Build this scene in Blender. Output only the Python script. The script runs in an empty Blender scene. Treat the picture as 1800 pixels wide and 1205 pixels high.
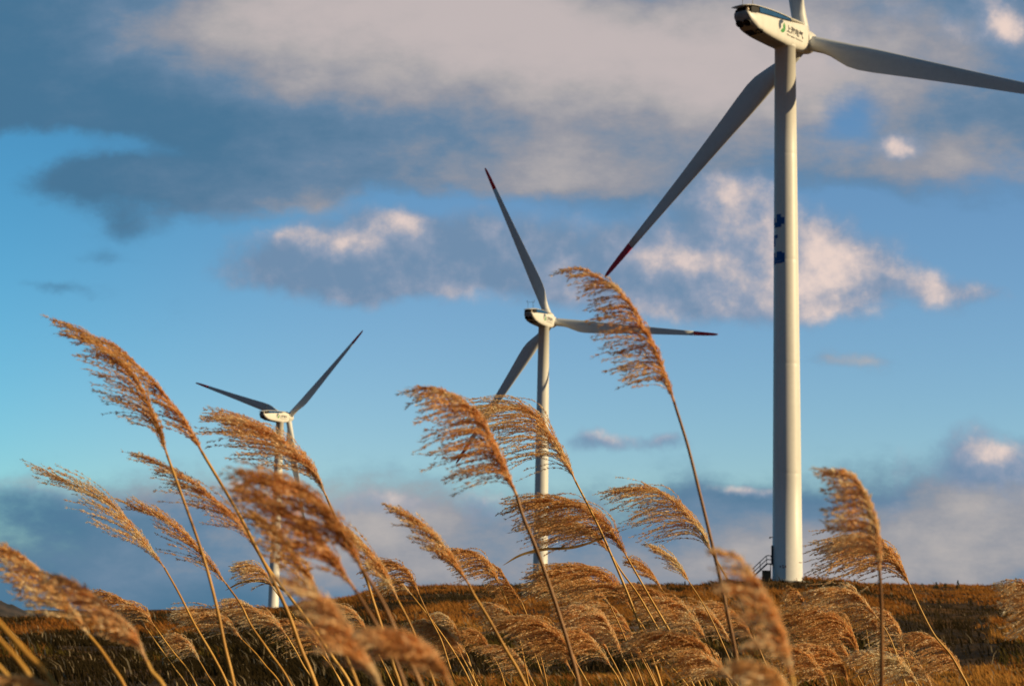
import bpy, bmesh, math, random
import numpy as np
from mathutils import Vector, Matrix

scene = bpy.context.scene
COL = scene.collection
R = math.radians

# ------------------------------------------------------------------ camera
PW, PH, FPX = 1800.0, 1205.0, 3100.0
PITCH = math.atan((1042 - 602.5) / FPX)
ROLL = R(1.0)
F_ = Vector((0, math.cos(PITCH), math.sin(PITCH)))
_u = Vector((0, -math.sin(PITCH), math.cos(PITCH)))
_r = Vector((1, 0, 0))
RV = _r * math.cos(ROLL) + _u * math.sin(ROLL)
UV = -_r * math.sin(ROLL) + _u * math.cos(ROLL)


def ray(x, y):
    """direction through a photo pixel, scaled so that its y (forward) is 1"""
    v = F_ + RV * ((x - 900) / FPX) + UV * ((602.5 - y) / FPX)
    return v / v.y


def at(x, y, d):
    return ray(x, y) * d


cam_d = bpy.data.cameras.new('camera')
cam = bpy.data.objects.new('camera', cam_d)
COL.objects.link(cam)
cam.matrix_world = Matrix((RV, UV, -F_)).transposed().to_4x4()
cam_d.sensor_width = 36
cam_d.lens = 36 * FPX / PW
cam_d.clip_start = 0.05
cam_d.clip_end = 20000
cam_d.dof.use_dof = True
cam_d.dof.focus_distance = 6.2
cam_d.dof.aperture_fstop = 11
scene.camera = cam

# ------------------------------------------------------------------ colour management
scene.view_settings.view_transform = 'Standard'
scene.view_settings.look = 'None'
scene.view_settings.exposure = 0.0
scene.view_settings.gamma = 1.0
scene.view_settings.use_curve_mapping = False
scene.cycles.use_denoising = True
scene.cycles.denoiser = 'OPENIMAGEDENOISE'
scene.cycles.denoising_input_passes = 'RGB_ALBEDO_NORMAL'
scene.cycles.max_bounces = 8
scene.cycles.diffuse_bounces = 4
scene.cycles.transmission_bounces = 8
scene.cycles.transparent_max_bounces = 8

# ------------------------------------------------------------------ sun
SUN_AZ, SUN_EL = R(104.0), R(20.0)          # clockwise from +Y
sun_dir = Vector((math.sin(SUN_AZ) * math.cos(SUN_EL), math.cos(SUN_AZ) * math.cos(SUN_EL), math.sin(SUN_EL)))
sd = bpy.data.lights.new('sun', 'SUN')
sd.energy = 5.0
sd.angle = R(0.5)
sd.color = (1.0, 0.76, 0.42)
sun = bpy.data.objects.new('sun', sd)
COL.objects.link(sun)
sun.rotation_euler = (-sun_dir).to_track_quat('-Z', 'Y').to_euler()

# ------------------------------------------------------------------ world: sky and clouds by direction
world = bpy.data.worlds.new('World')
scene.world = world
world.use_nodes = True


class NT:
    """tiny helper to write node maths"""

    def __init__(self, tree):
        self.t = tree

    def n(self, typ, **kw):
        nd = self.t.nodes.new(typ)
        for k, v in kw.items():
            setattr(nd, k, v)
        return nd

    def inp(self, sock, v):
        if isinstance(v, bpy.types.NodeSocket):
            self.t.links.new(v, sock)
        else:
            sock.default_value = v

    def m(self, op, a, b=None, c=None, clamp=False):
        nd = self.n('ShaderNodeMath', operation=op)
        nd.use_clamp = clamp
        self.inp(nd.inputs[0], a)
        if b is not None:
            self.inp(nd.inputs[1], b)
        if c is not None:
            self.inp(nd.inputs[2], c)
        return nd.outputs[0]

    def vm(self, op, a, b=None):
        nd = self.n('ShaderNodeVectorMath', operation=op)
        self.inp(nd.inputs[0], a)
        if b is not None:
            self.inp(nd.inputs[1], b)
        return nd.outputs['Value'] if op in ('LENGTH', 'DOT_PRODUCT', 'DISTANCE') else nd.outputs[0]

    def smooth(self, v, lo, hi):
        nd = self.n('ShaderNodeMapRange', interpolation_type='SMOOTHSTEP')
        self.inp(nd.inputs[0], v)
        self.inp(nd.inputs[1], lo)
        self.inp(nd.inputs[2], hi)
        return nd.outputs[0]

    def mix(self, f, a, b):
        nd = self.n('ShaderNodeMix', data_type='RGBA')
        self.inp(nd.inputs[0], f)
        self.inp(nd.inputs[6], a)
        self.inp(nd.inputs[7], b)
        return nd.outputs[2]

    def noise(self, vec, scale, detail=5, rough=0.55, dist=0.0):
        nd = self.n('ShaderNodeTexNoise')
        self.inp(nd.inputs['Vector'], vec)
        nd.inputs['Scale'].default_value = scale
        nd.inputs['Detail'].default_value = detail
        nd.inputs['Roughness'].default_value = rough
        nd.inputs['Distortion'].default_value = dist
        return nd.outputs[0]

    def xyz(self, x, y, z=0.0):
        nd = self.n('ShaderNodeCombineXYZ')
        self.inp(nd.inputs[0], x)
        self.inp(nd.inputs[1], y)
        self.inp(nd.inputs[2], z)
        return nd.outputs[0]


def srgb(r, g, b):
    def f(c):
        c /= 255
        return c / 12.92 if c <= 0.04045 else ((c + 0.055) / 1.055) ** 2.4
    return (f(r), f(g), f(b), 1.0)


def build_world():
    T = world.node_tree
    T.nodes.clear()
    N = NT(T)
    out = N.n('ShaderNodeOutputWorld')
    bg = N.n('ShaderNodeBackground')
    T.links.new(bg.outputs[0], out.inputs[0])
    sky = N.n('ShaderNodeTexSky', sky_type='NISHITA')
    sky.sun_disc = False
    sky.sun_elevation = SUN_EL
    sky.sun_rotation = SUN_AZ
    sky.altitude = 800
    sky.air_density = 1.0
    sky.dust_density = 0.6
    sky.ozone_density = 2.0
    tc = N.n('ShaderNodeTexCoord')
    sep = N.n('ShaderNodeSeparateXYZ')
    T.links.new(tc.outputs['Generated'], sep.inputs[0])
    X, Y, Z = sep.outputs
    Yc = N.m('MAXIMUM', Y, 0.12)
    # sky-map coordinates: azimuth / elevation tangents, in units of 100 photo pixels
    u = N.m('MULTIPLY', N.m('DIVIDE', X, Yc), FPX / 100)
    v = N.m('MULTIPLY', N.m('DIVIDE', Z, Yc), FPX / 100)
    P = N.xyz(u, v)

    def uv(x, y):
        w = ray(x, y)
        return (w.x * FPX / 100, w.z * FPX / 100)

    # warp so that no outline stays elliptic
    w1 = N.n('ShaderNodeTexNoise')
    T.links.new(P, w1.inputs['Vector'])
    w1.inputs['Scale'].default_value = 0.42
    w1.inputs['Detail'].default_value = 5
    w1.inputs['Roughness'].default_value = 0.6
    wv = N.vm('SUBTRACT', w1.outputs['Color'], (0.5, 0.5, 0.5))

    def warped(amount):
        return N.vm('ADD', P, N.vm('MULTIPLY', wv, (amount, amount * 0.8, 0)))

    def field(pos, blobs):
        """sum of soft elliptic bumps  (x, y, rx, ry, weight)"""
        tot = None
        for b in blobs:
            x, y, rx, ry, wt = b[:5]
            cx, cy = uv(x, y)
            src = pos
            if tot is not None:      # chained one after another: keeps the shader stack small
                src = N.vm('ADD', pos, N.m('MULTIPLY', tot, 1e-7))
            mp = N.n('ShaderNodeVectorMath', operation='MULTIPLY_ADD')
            N.inp(mp.inputs[0], src)
            mp.inputs[1].default_value = (100 / rx, 100 / ry, 0)
            mp.inputs[2].default_value = (-cx * 100 / rx, -cy * 100 / ry, 0)
            q = N.vm('DOT_PRODUCT', mp.outputs[0], mp.outputs[0])
            g = N.m('MULTIPLY', N.m('EXPONENT', N.m('MULTIPLY', q, -1.0)), wt)
            tot = g if tot is None else N.m('ADD', tot, g)
        return tot

    # ---- clear sky: NISHITA, tinted to the deep cyan-blue of the photograph
    tint = N.mix(N.smooth(N.m('SUBTRACT', N.m('MULTIPLY', v, 0.35), N.m('MULTIPLY', u, 0.45)), 2.0, 7.0), (SKY_T[0], SKY_T[1], SKY_T[2], 1), (SKY_T[0] * 0.50, SKY_T[1] * 0.92, SKY_T[2] * 0.95, 1))
    skyc = N.vm('MULTIPLY', sky.outputs[0], tint)
    # ---- layer 1: the broad soft deck
    Ps = warped(1.6)
    n_big = N.noise(P, 0.35, 3, 0.5)
    n_fine = N.noise(N.vm('MULTIPLY', P, (0.8, 1.5, 1.0)), 1.3, 6, 0.64)
    deck = field(Ps, DECK)
    deck = N.m('ADD', deck, N.m('MULTIPLY', N.m('SUBTRACT', n_big, 0.5), 0.7))
    deck = N.m('ADD', deck, N.m('MULTIPLY', N.m('SUBTRACT', n_fine, 0.5), 0.75))
    a_deck = N.smooth(deck, 0.12, 1.02)
    lt = field(Ps, DECK_LIGHT)
    lt = N.m('ADD', lt, N.m('MULTIPLY', N.m('SUBTRACT', n_big, 0.5), 0.55))
    lt = N.m('ADD', lt, N.m('MULTIPLY', N.m('SUBTRACT', n_fine, 0.5), 0.42))
    lt = N.smooth(lt, 0.0, 1.0)
    cr = N.n('ShaderNodeValToRGB')
    els = cr.color_ramp.elements
    els[0].position = 0.0
    els[0].color = srgb(72, 115, 147)
    els[1].position = 1.0
    els[1].color = srgb(196, 184, 182)
    for p, c in ((0.3, srgb(104, 132, 160)), (0.6, srgb(150, 151, 160)), (0.82, srgb(177, 171, 171))):
        e = els.new(p)
        e.color = c
    T.links.new(lt, cr.inputs[0])
    col = N.mix(N.m('MULTIPLY', a_deck, 0.96), skyc, cr.outputs[0])
    # ---- layer 2: cumulus, lit from the right and above
    Pc = warped(1.15)
    cn = N.noise(P, 1.05, 7, 0.6)
    off = N.vm('ADD', P, (0.30, 0.34, 0.0))
    cn2 = N.noise(off, 1.05, 5, 0.56)
    cum = field(Pc, CUM)
    cum2 = N.m('ADD', cum, N.m('MULTIPLY', N.m('SUBTRACT', cn, 0.5), 1.15))
    a_cum = N.smooth(cum2, 0.26, 1.0)
    lum = field(Pc, CUM_LIGHT)
    lum = N.m('ADD', lum, N.m('MULTIPLY', N.m('SUBTRACT', cn, cn2), 1.5))
    lum = N.m('ADD', lum, N.m('MULTIPLY', N.m('SUBTRACT', n_big, 0.5), 0.3))
    lum = N.smooth(lum, -0.1, 1.05)
    cr2 = N.n('ShaderNodeValToRGB')
    els = cr2.color_ramp.elements
    els[0].position = 0.0
    els[0].color = srgb(112, 140, 170)
    els[1].position = 1.0
    els[1].color = srgb(238, 214, 202)
    for p, c in ((0.35, srgb(146, 158, 180)), (0.65, srgb(186, 180, 186))):
        e = els.new(p)
        e.color = c
    T.links.new(lum, cr2.inputs[0])
    col = N.mix(N.m('MULTIPLY', a_cum, 0.95), col, cr2.outputs[0])
    # ---- the rest of the dome (overhead, left, behind): unseen dark slate-blue, added to cut the ambient fill
    el = N.m('ARCSINE', Z)
    over = N.smooth(el, R(21), R(38))
    az = N.m('ARCTAN2', X, Y)
    side = N.smooth(N.m('ABSOLUTE', az), R(24), R(60))
    cover = N.m('MAXIMUM', over, side)
    dn = N.noise(tc.outputs['Generated'], 3.0, 4, 0.5)
    dcol = N.mix(dn, (0.016, 0.055, 0.105, 1), (0.050, 0.125, 0.205, 1))
    T.links.new(col, bg.inputs[0])
    bg.inputs[1].default_value = 1.0
    bg2 = N.n('ShaderNodeBackground')
    T.links.new(dcol, bg2.inputs[0])
    bg2.inputs[1].default_value = 1.0
    mxs = N.n('ShaderNodeMixShader')
    T.links.new(cover, mxs.inputs[0])
    T.links.new(bg.outputs[0], mxs.inputs[1])
    T.links.new(bg2.outputs[0], mxs.inputs[2])
    T.links.new(mxs.outputs[0], out.inputs[0])
    world.cycles.sampling_method = 'NONE'


SKY_T = (0.088, 0.114, 0.129)
DECK = [  # x, y, rx, ry, weight
    (450, 40, 1000, 190, 1.3), (60, 160, 420, 80, 0.9), (600, 220, 520, 90, 0.9), (1100, 170, 360, 190, 1.1),
    (330, 320, 290, 56, 1.05), (130, 335, 140, 46, 0.6), (560, 335, 140, 44, 0.5), (1010, 300, 260, 50, 0.6),
    (1600, 30, 400, 130, 1.0), (1720, 240, 240, 100, 0.9), (1540, 300, 170, 40, 0.45),
    (215, 395, 46, 26, 0.52), (180, 442, 52, 14, 0.42), (95, 500, 75, 14, 0.48), (1490, 636, 66, 16, 0.5),
    (180, 880, 330, 60, 0.75), (300, 1000, 800, 100, 0.8), (150, 1060, 700, 50, 0.75), (720, 930, 360, 90, 0.65), (1100, 1000, 520, 90, 0.7),
    (1500, 910, 330, 66, 0.95), (1800, 930, 330, 110, 1.0), (1400, 1010, 600, 70, 0.7), (1250, 880, 130, 26, 0.35),
    (30, 262, 150, 44, -0.75), (210, 262, 130, 30, -0.45), (0, 350, 90, 80, -0.45), (750, 350, 230, 40, -0.7), (1470, 195, 70, 60, -0.75), (1480, 360, 120, 40, -0.4),
]
DECK_LIGHT = [
    (650, 0, 360, 130, 0.72), (950, 60, 330, 140, 0.42), (1150, 120, 360, 150, 0.42), (300, 50, 260, 80, 0.34),
    (560, 150, 330, 60, 0.22), (850, 290, 520, 60, 0.28), (1550, 80, 360, 160, 0.66), (1700, 290, 260, 60, 0.5), (1000, 320, 220, 40, 0.3),
    (520, 370, 220, 40, 0.40), (300, 840, 400, 50, 0.40), (700, 900, 330, 60, 0.48), (600, 1000, 400, 90, 0.20), (40, 850, 120, 26, 0.3),
    (1000, 1010, 900, 60, 0.36), (1500, 950, 500, 90, 0.42), (1750, 870, 260, 80, 0.42), (1500, 636, 80, 30, 0.6), (1000, 210, 500, 120, 0.16), (380, 325, 200, 45, 0.14), (1700, 1000, 400, 90, 0.16),
]
CUM = [
    (560, 415, 140, 40, 0.75), (705, 390, 80, 40, 0.85), (480, 470, 100, 44, 0.62), (720, 470, 230, 56, 0.9), (850, 400, 130, 70, 0.62),
    (640, 500, 230, 36, 0.62), (960, 490, 180, 55, 0.6), (1050, 420, 150, 66, 0.66), (1180, 470, 140, 80, 0.85), (1300, 355, 90, 60, 0.75), (1310, 430, 110, 80, 0.7),
    (1440, 470, 125, 85, 1.3), (1520, 500, 90, 50, 0.62), (1250, 535, 200, 36, 0.6), (1655, 522, 70, 44, 0.85), (1730, 522, 60, 18, 0.4),
    (1575, 248, 60, 34, 1.05), (1470, 70, 110, 80, 0.5), (1765, 50, 75, 85, 0.85), (1620, 30, 110, 60, 0.4), (1230, 330, 100, 50, 0.42),
    (1055, 780, 70, 24, 0.8), (1165, 786, 52, 20, 0.72), (1745, 818, 135, 56, 1.25), (1310, 862, 85, 15, 0.75), (1570, 890, 48, 32, 0.55),
    (850, 885, 56, 40, 0.66), (740, 890, 80, 34, 0.5), (430, 848, 70, 22, 0.62), (620, 875, 80, 28, 0.5), (15, 845, 40, 14, 0.5),
]
CUM_LIGHT = [
    (590, 408, 110, 24, 0.34), (706, 372, 40, 24, 0.62), (500, 400, 60, 20, 0.25), (800, 530, 170, 26, 0.30), (640, 425, 46, 24, 0.4),
    (1300, 350, 70, 50, 0.55), (1180, 450, 110, 50, 0.42), (1440, 470, 120, 80, 0.68), (1380, 400, 70, 60, 0.25), (1530, 490, 90, 40, 0.3), (1655, 520, 70, 45, 0.58),
    (1250, 545, 190, 30, 0.42), (1578, 243, 50, 30, 0.75), (1480, 70, 120, 80, 0.45), (1768, 45, 60, 70, 0.72), (1650, 60, 80, 80, 0.25),
    (1065, 768, 50, 12, 0.40), (1165, 780, 40, 12, 0.40), (1745, 796, 125, 30, 0.68), (1310, 858, 80, 12, 0.62), (1570, 885, 40, 30, 0.5),
    (850, 872, 46, 28, 0.55), (740, 885, 60, 26, 0.38), (430, 843, 50, 16, 0.5), (620, 865, 60, 22, 0.38), (15, 842, 40, 14, 0.5), (1000, 450, 600, 90, 0.12),
]
build_world()


# ------------------------------------------------------------------ materials
def new_mat(name):
    m = bpy.data.materials.new(name)
    m.use_nodes = True
    N = NT(m.node_tree)
    b = m.node_tree.nodes['Principled BSDF']
    return m, N, b


def paint(name, col, rough=0.4, dirt=0.08, scale=0.6, spec=0.4, metallic=0.0):
    """painted surface with faint weathering streaks"""
    m, N, b = new_mat(name)
    tc = N.n('ShaderNodeTexCoord')
    mp = N.n('ShaderNodeMapping')
    N.inp(mp.inputs[0], tc.outputs['Object'])
    mp.inputs['Scale'].default_value = (scale * 2, scale * 2, scale * 0.25)
    f = N.noise(mp.outputs[0], 1.0, 6, 0.6)
    f2 = N.noise(tc.outputs['Object'], scale * 6, 4, 0.6)
    f = N.m('ADD', N.m('MULTIPLY', f, 0.7), N.m('MULTIPLY', f2, 0.3))
    d = tuple(c * (1 - dirt * 3) for c in col[:3]) + (1,)
    l = tuple(min(1, c * (1 + dirt)) for c in col[:3]) + (1,)
    N.inp(b.inputs['Base Color'], N.mix(N.smooth(f, 0.3, 0.62), d, l))
    N.inp(b.inputs['Roughness'], N.m('ADD', N.m('MULTIPLY', f2, 0.2), rough - 0.1))
    b.inputs['Specular IOR Level'].default_value = spec
    b.inputs['Metallic'].default_value = metallic
    return m


M_WHITE = paint('turbine_white_paint', (0.80, 0.79, 0.75), 0.42, 0.03, 0.35)
M_BLADE = paint('blade_grey_paint', (0.70, 0.72, 0.73), 0.42, 0.04, 0.25)
M_RED = paint('blade_red_paint', (0.66, 0.030, 0.055), 0.45, 0.06, 0.4)
M_DARK = paint('dark_steel', (0.035, 0.038, 0.042), 0.5, 0.08, 2.0)
M_VENT = paint('vent_black', (0.012, 0.012, 0.014), 0.7, 0.05, 2.0)
M_GALV = paint('galvanised_steel', (0.14, 0.15, 0.16), 0.5, 0.06, 3.0, metallic=0.3)
M_BLUEP = paint('blue_panel', (0.010, 0.085, 0.24), 0.25, 0.10, 1.2, 0.6)
M_BLUE = paint('blue_lettering', (0.008, 0.10, 0.36), 0.5, 0.05, 1.0)
M_INK = paint('black_lettering', (0.015, 0.015, 0.02), 0.5, 0.02, 1.0)
M_GREEN = paint('green_emblem', (0.04, 0.30, 0.07), 0.45, 0.03, 1.0)
M_NAVY = paint('navy_emblem', (0.02, 0.05, 0.12), 0.45, 0.03, 1.0)
M_REDINK = paint('red_lettering', (0.16, 0.03, 0.03), 0.5, 0.03, 1.0)
M_REAR = paint('rear_underside_grey', (0.40, 0.40, 0.40), 0.55, 0.10, 1.0)
M_LAMP = paint('pale_lamp_housing', (0.75, 0.62, 0.48), 0.3, 0.03, 2.0)
M_CONC = paint('concrete', (0.30, 0.28, 0.25), 0.85, 0.1, 2.0)
M_CAB = paint('cabinet_dark_green', (0.022, 0.030, 0.030), 0.5, 0.08, 1.5)


def straw_mat(name, c_dark, c_mid, c_light, transl=0.4, scale=60.0):
    m, N, b = new_mat(name)
    T = m.node_tree
    tc = N.n('ShaderNodeTexCoord')
    oi = N.n('ShaderNodeObjectInfo')
    f = N.noise(tc.outputs['Object'], scale, 3, 0.6)
    g = N.noise(tc.outputs['Object'], scale * 0.12, 3, 0.6)
    f = N.m('ADD', N.m('MULTIPLY', f, 0.65), N.m('MULTIPLY', g, 0.45))
    f = N.m('ADD', f, N.m('MULTIPLY', N.m('SUBTRACT', oi.outputs['Random'], 0.5), 0.16))
    cr = N.n('ShaderNodeValToRGB')
    e = cr.color_ramp.elements
    e[0].position = 0.38
    e[0].color = c_dark + (1,)
    e[1].position = 0.72
    e[1].color = c_light + (1,)
    k = e.new(0.54)
    k.color = c_mid + (1,)
    N.inp(cr.inputs[0], f)
    dif = N.n('ShaderNodeBsdfDiffuse')
    tr = N.n('ShaderNodeBsdfTranslucent')
    N.inp(dif.inputs[0], cr.outputs[0])
    N.inp(tr.inputs[0], cr.outputs[0])
    mx = N.n('ShaderNodeMixShader')
    mx.inputs[0].default_value = transl
    T.links.new(dif.outputs[0], mx.inputs[1])
    T.links.new(tr.outputs[0], mx.inputs[2])
    gl = N.n('ShaderNodeBsdfGlossy')
    gl.inputs['Roughness'].default_value = 0.45
    gl.inputs[0].default_value = (0.9, 0.85, 0.75, 1)
    mx2 = N.n('ShaderNodeMixShader')
    mx2.inputs[0].default_value = 0.04
    T.links.new(mx.outputs[0], mx2.inputs[1])
    T.links.new(gl.outputs[0], mx2.inputs[2])
    T.links.new(mx2.outputs[0], T.nodes['Material Output'].inputs[0])
    T.nodes.remove(b)
    return m


M_PLUME = straw_mat('plume_straw', (0.70, 0.38, 0.115), (0.95, 0.63, 0.27), (0.985, 0.87, 0.62), 0.60)
M_PLUME_B = straw_mat('plume_brown', (0.66, 0.33, 0.10), (0.94, 0.57, 0.235), (0.985, 0.82, 0.54), 0.60)
M_STEM = straw_mat('stem_straw', (0.40, 0.18, 0.03), (0.66, 0.34, 0.06), (0.85, 0.52, 0.14), 0.12, 14.0)
M_STEM_B = straw_mat('stem_brown', (0.15, 0.060, 0.018), (0.27, 0.115, 0.034), (0.40, 0.19, 0.06), 0.08, 14.0)
M_LEAF = straw_mat('dry_leaf', (0.26, 0.13, 0.035), (0.42, 0.24, 0.07), (0.58, 0.38, 0.14), 0.35, 20.0)


# ------------------------------------------------------------------ object helpers
def link(o, parent=None):
    COL.objects.link(o)
    if parent is not None:
        o.parent = parent
    return o


def mesh_obj(name, verts, faces, mat, parent=None, smooth=False):
    me = bpy.data.meshes.new(name)
    me.from_pydata([tuple(v) for v in verts], [], faces)
    me.materials.append(mat)
    if smooth:
        me.polygons.foreach_set('use_smooth', [True] * len(me.polygons))
    me.update()
    return link(bpy.data.objects.new(name, me), parent)


def bm_obj(name, bm, mat, parent=None, smooth=False):
    me = bpy.data.meshes.new(name)
    bmesh.ops.recalc_face_normals(bm, faces=bm.faces)
    bm.to_mesh(me)
    bm.free()
    me.materials.append(mat)
    if smooth:
        me.polygons.foreach_set('use_smooth', [True] * len(me.polygons))
    return link(bpy.data.objects.new(name, me), parent)


def tag(o, label=None, cat=None, group=None, kind=None):
    if label:
        o['label'] = label
    if cat:
        o['category'] = cat
    if group:
        o['group'] = group
    if kind:
        o['kind'] = kind
    return o


def empty(name, loc):
    o = bpy.data.objects.new(name, None)
    o.empty_display_size = 0.2
    o.location = loc
    return link(o)


def add_box(bm, c, s, rot=None, bevel=0.0):
    m = Matrix.Translation(Vector(c))
    if rot is not None:
        m = m @ rot.to_4x4()
    m = m @ Matrix.Diagonal((s[0], s[1], s[2], 1))
    ret = bmesh.ops.create_cube(bm, size=1.0, matrix=m)
    if bevel:
        es = list({e for v in ret['verts'] for e in v.link_edges})
        bmesh.ops.bevel(bm, geom=es, offset=bevel, segments=2, affect='EDGES')


def add_tube(bm, pts, rad, seg=8, caps=True):
    pts = [Vector(p) for p in pts]
    n = len(pts)
    rads = rad if isinstance(rad, (list, tuple)) else [rad] * n
    rings = []
    ref = None
    for i, p in enumerate(pts):
        t = (pts[min(i + 1, n - 1)] - pts[max(i - 1, 0)]).normalized()
        if ref is None:
            ref = t.orthogonal().normalized()
        ref = (ref - t * ref.dot(t)).normalized()
        b = t.cross(ref)
        rings.append([bm.verts.new(p + (ref * math.cos(2 * math.pi * k / seg) + b * math.sin(2 * math.pi * k / seg)) * rads[i]) for k in range(seg)])
    for a, b in zip(rings, rings[1:]):
        for k in range(seg):
            bm.faces.new((a[k], a[(k + 1) % seg], b[(k + 1) % seg], b[k]))
    if caps:
        bm.faces.new(rings[0][::-1])
        bm.faces.new(rings[-1])


def loft(bm, rings, cap=True):
    rr = [[bm.verts.new(p) for p in ring] for ring in rings]
    n = len(rr[0])
    for a, b in zip(rr, rr[1:]):
        for k in range(n):
            bm.faces.new((a[k], a[(k + 1) % n], b[(k + 1) % n], b[k]))
    if cap:
        bm.faces.new(rr[0][::-1])
        bm.faces.new(rr[-1])


def lathe(bm, prof, seg=64, axis='z'):
    rings = []
    for r, h in prof:
        ring = []
        for k in range(seg):
            a = 2 * math.pi * k / seg
            ring.append((r * math.cos(a), r * math.sin(a), h) if axis == 'z' else (h, r * math.cos(a), r * math.sin(a)))
        rings.append(ring)
    loft(bm, rings)


def curve_pts(ctrl, n):
    """centripetal Catmull-Rom through Vector control points, n samples"""
    c = [2 * ctrl[0] - ctrl[1]] + [Vector(p) for p in ctrl] + [2 * ctrl[-1] - ctrl[-2]]
    kn = [0.0]
    for p, q in zip(c, c[1:]):
        kn.append(kn[-1] + max(1e-5, (q - p).length) ** 0.5)
    out = []
    segs = len(ctrl) - 1
    for i in range(n):
        t = i / (n - 1) * segs
        k = min(int(t), segs - 1)
        p0, p1, p2, p3 = c[k:k + 4]
        t0, t1, t2, t3 = kn[k:k + 4]
        u = t1 + (t - k) * (t2 - t1)
        a1 = p0 * ((t1 - u) / (t1 - t0)) + p1 * ((u - t0) / (t1 - t0))
        a2 = p1 * ((t2 - u) / (t2 - t1)) + p2 * ((u - t1) / (t2 - t1))
        a3 = p2 * ((t3 - u) / (t3 - t2)) + p3 * ((u - t2) / (t3 - t2))
        b1 = a1 * ((t2 - u) / (t2 - t0)) + a2 * ((u - t0) / (t2 - t0))
        b2 = a2 * ((t3 - u) / (t3 - t1)) + a3 * ((u - t1) / (t3 - t1))
        out.append(b1 * ((t2 - u) / (t2 - t1)) + b2 * ((u - t1) / (t2 - t1)))
    return out


# ------------------------------------------------------------------ terrain
T_COLS = [-700, 0, 150, 300, 480, 580, 680, 800, 950, 1100, 1230, 1300, 1382, 1470, 1560, 1680, 1800, 2600]
T_ROWS = {
    60:  [1160, 1160, 1160, 1160, 1160, 1160, 1160, 1160, 1160, 1160, 1162, 1163, 1164, 1166, 1168, 1172, 1172, 1165],
    100: [1128, 1128, 1128, 1128, 1126, 1125, 1122, 1120, 1120, 1118, 1116, 1115, 1113, 1115, 1120, 1130, 1128, 1110],
    118: [1121, 1121, 1121, 1120, 1118, 1116, 1114, 1112, 1108, 1106, 1102, 1100, 1096, 1098, 1104, 1116, 1114, 1098],
    124: [1114, 1114, 1113, 1110, 1106, 1102, 1098, 1096, 1094, 1092, 1088, 1086, 1082, 1086, 1094, 1108, 1106, 1090],
    165: [1102, 1102, 1101, 1097, 1092, 1082, 1068, 1062, 1060, 1060, 1058, 1054, 1052, 1056, 1066, 1078, 1076, 1060],
    200: [1096, 1096, 1095, 1089, 1083, 1069, 1052, 1047, 1045, 1045, 1044, 1040, 1040, 1042, 1050, 1058, 1055, 1045],
    216: [1094, 1094, 1092, 1086, 1080, 1065, 1046, 1041, 1039, 1038, 1036, 1030, 1028, 1030, 1043, 1049, 1046, 1040],
    221: [1094, 1094, 1092, 1086, 1080, 1064, 1044, 1039, 1037, 1036, 1033, 1024, 1022.5, 1024, 1040, 1046, 1043, 1038],
    231: [1093, 1093, 1091, 1085, 1078, 1062, 1041, 1037, 1035, 1034, 1032, 1023, 1020, 1023, 1037, 1042, 1039, 1036],
    260: [1092, 1092, 1089, 1082, 1075, 1059, 1038, 1034, 1033, 1032, 1033, 1030, 1028, 1030, 1034, 1036, 1034, 1036],
    330: [1090, 1090, 1087, 1078, 1072, 1058, 1041, 1036, 1034, 1034, 1034, 1034, 1032, 1032, 1032, 1032, 1031, 1036],
    450: [1089, 1089, 1086, 1076, 1070, 1060, 1046, 1042, 1040, 1040, 1038, 1038, 1037, 1036, 1035, 1034, 1033, 1038],
    640: [1088, 1088, 1085, 1075, 1069, 1062, 1050, 1046, 1046, 1046, 1046, 1044, 1042, 1040, 1038, 1037, 1036, 1040],
    1000: [1089, 1089, 1088, 1082, 1077, 1070, 1060, 1052, 1050, 1050, 1050, 1048, 1046, 1044, 1042, 1042, 1042, 1044],
    3500: [1080, 1080, 1078, 1074, 1070, 1066, 1060, 1056, 1054, 1054, 1054, 1052, 1052, 1052, 1052, 1052, 1052, 1052],
}
_rows_d = np.array([0.0, 14.0] + sorted(T_ROWS))
_cu = np.array([ray(x, 1050).x for x in T_COLS])
_Z = np.zeros((len(_rows_d), len(T_COLS)))
_Z[0, :] = -1.5
_Z[1, :] = -1.56
for _i, _d in enumerate(sorted(T_ROWS)):
    for _j, _x in enumerate(T_COLS):
        _Z[_i + 2, _j] = ray(_x, T_ROWS[_d][_j]).z * _d

_rng = np.random.default_rng(5)


def value_noise(x, y, seed):
    xi, yi = np.floor(x).astype(np.int64), np.floor(y).astype(np.int64)
    fx, fy = x - xi, y - yi
    fx, fy = fx * fx * (3 - 2 * fx), fy * fy * (3 - 2 * fy)

    def h(a, b):
        n = (a * 374761393 + b * 668265263 + seed * 974634777) & 0xFFFFFFFF
        n = ((n ^ (n >> 13)) * 1274126177) & 0xFFFFFFFF
        return ((n ^ (n >> 16)) & 0xFFFF) / 65535.0
    return (h(xi, yi) * (1 - fx) + h(xi + 1, yi) * fx) * (1 - fy) + (h(xi, yi + 1) * (1 - fx) + h(xi + 1, yi + 1) * fx) * fy


def fbm(x, y, seed, octs=4):
    s, a, t = 0, 0.5, 0
    for o in range(octs):
        s = s + a * value_noise(x * 2 ** o + 31 * o, y * 2 ** o + 17 * o, seed + o)
        t += a
        a *= 0.5
    return s / t


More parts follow.
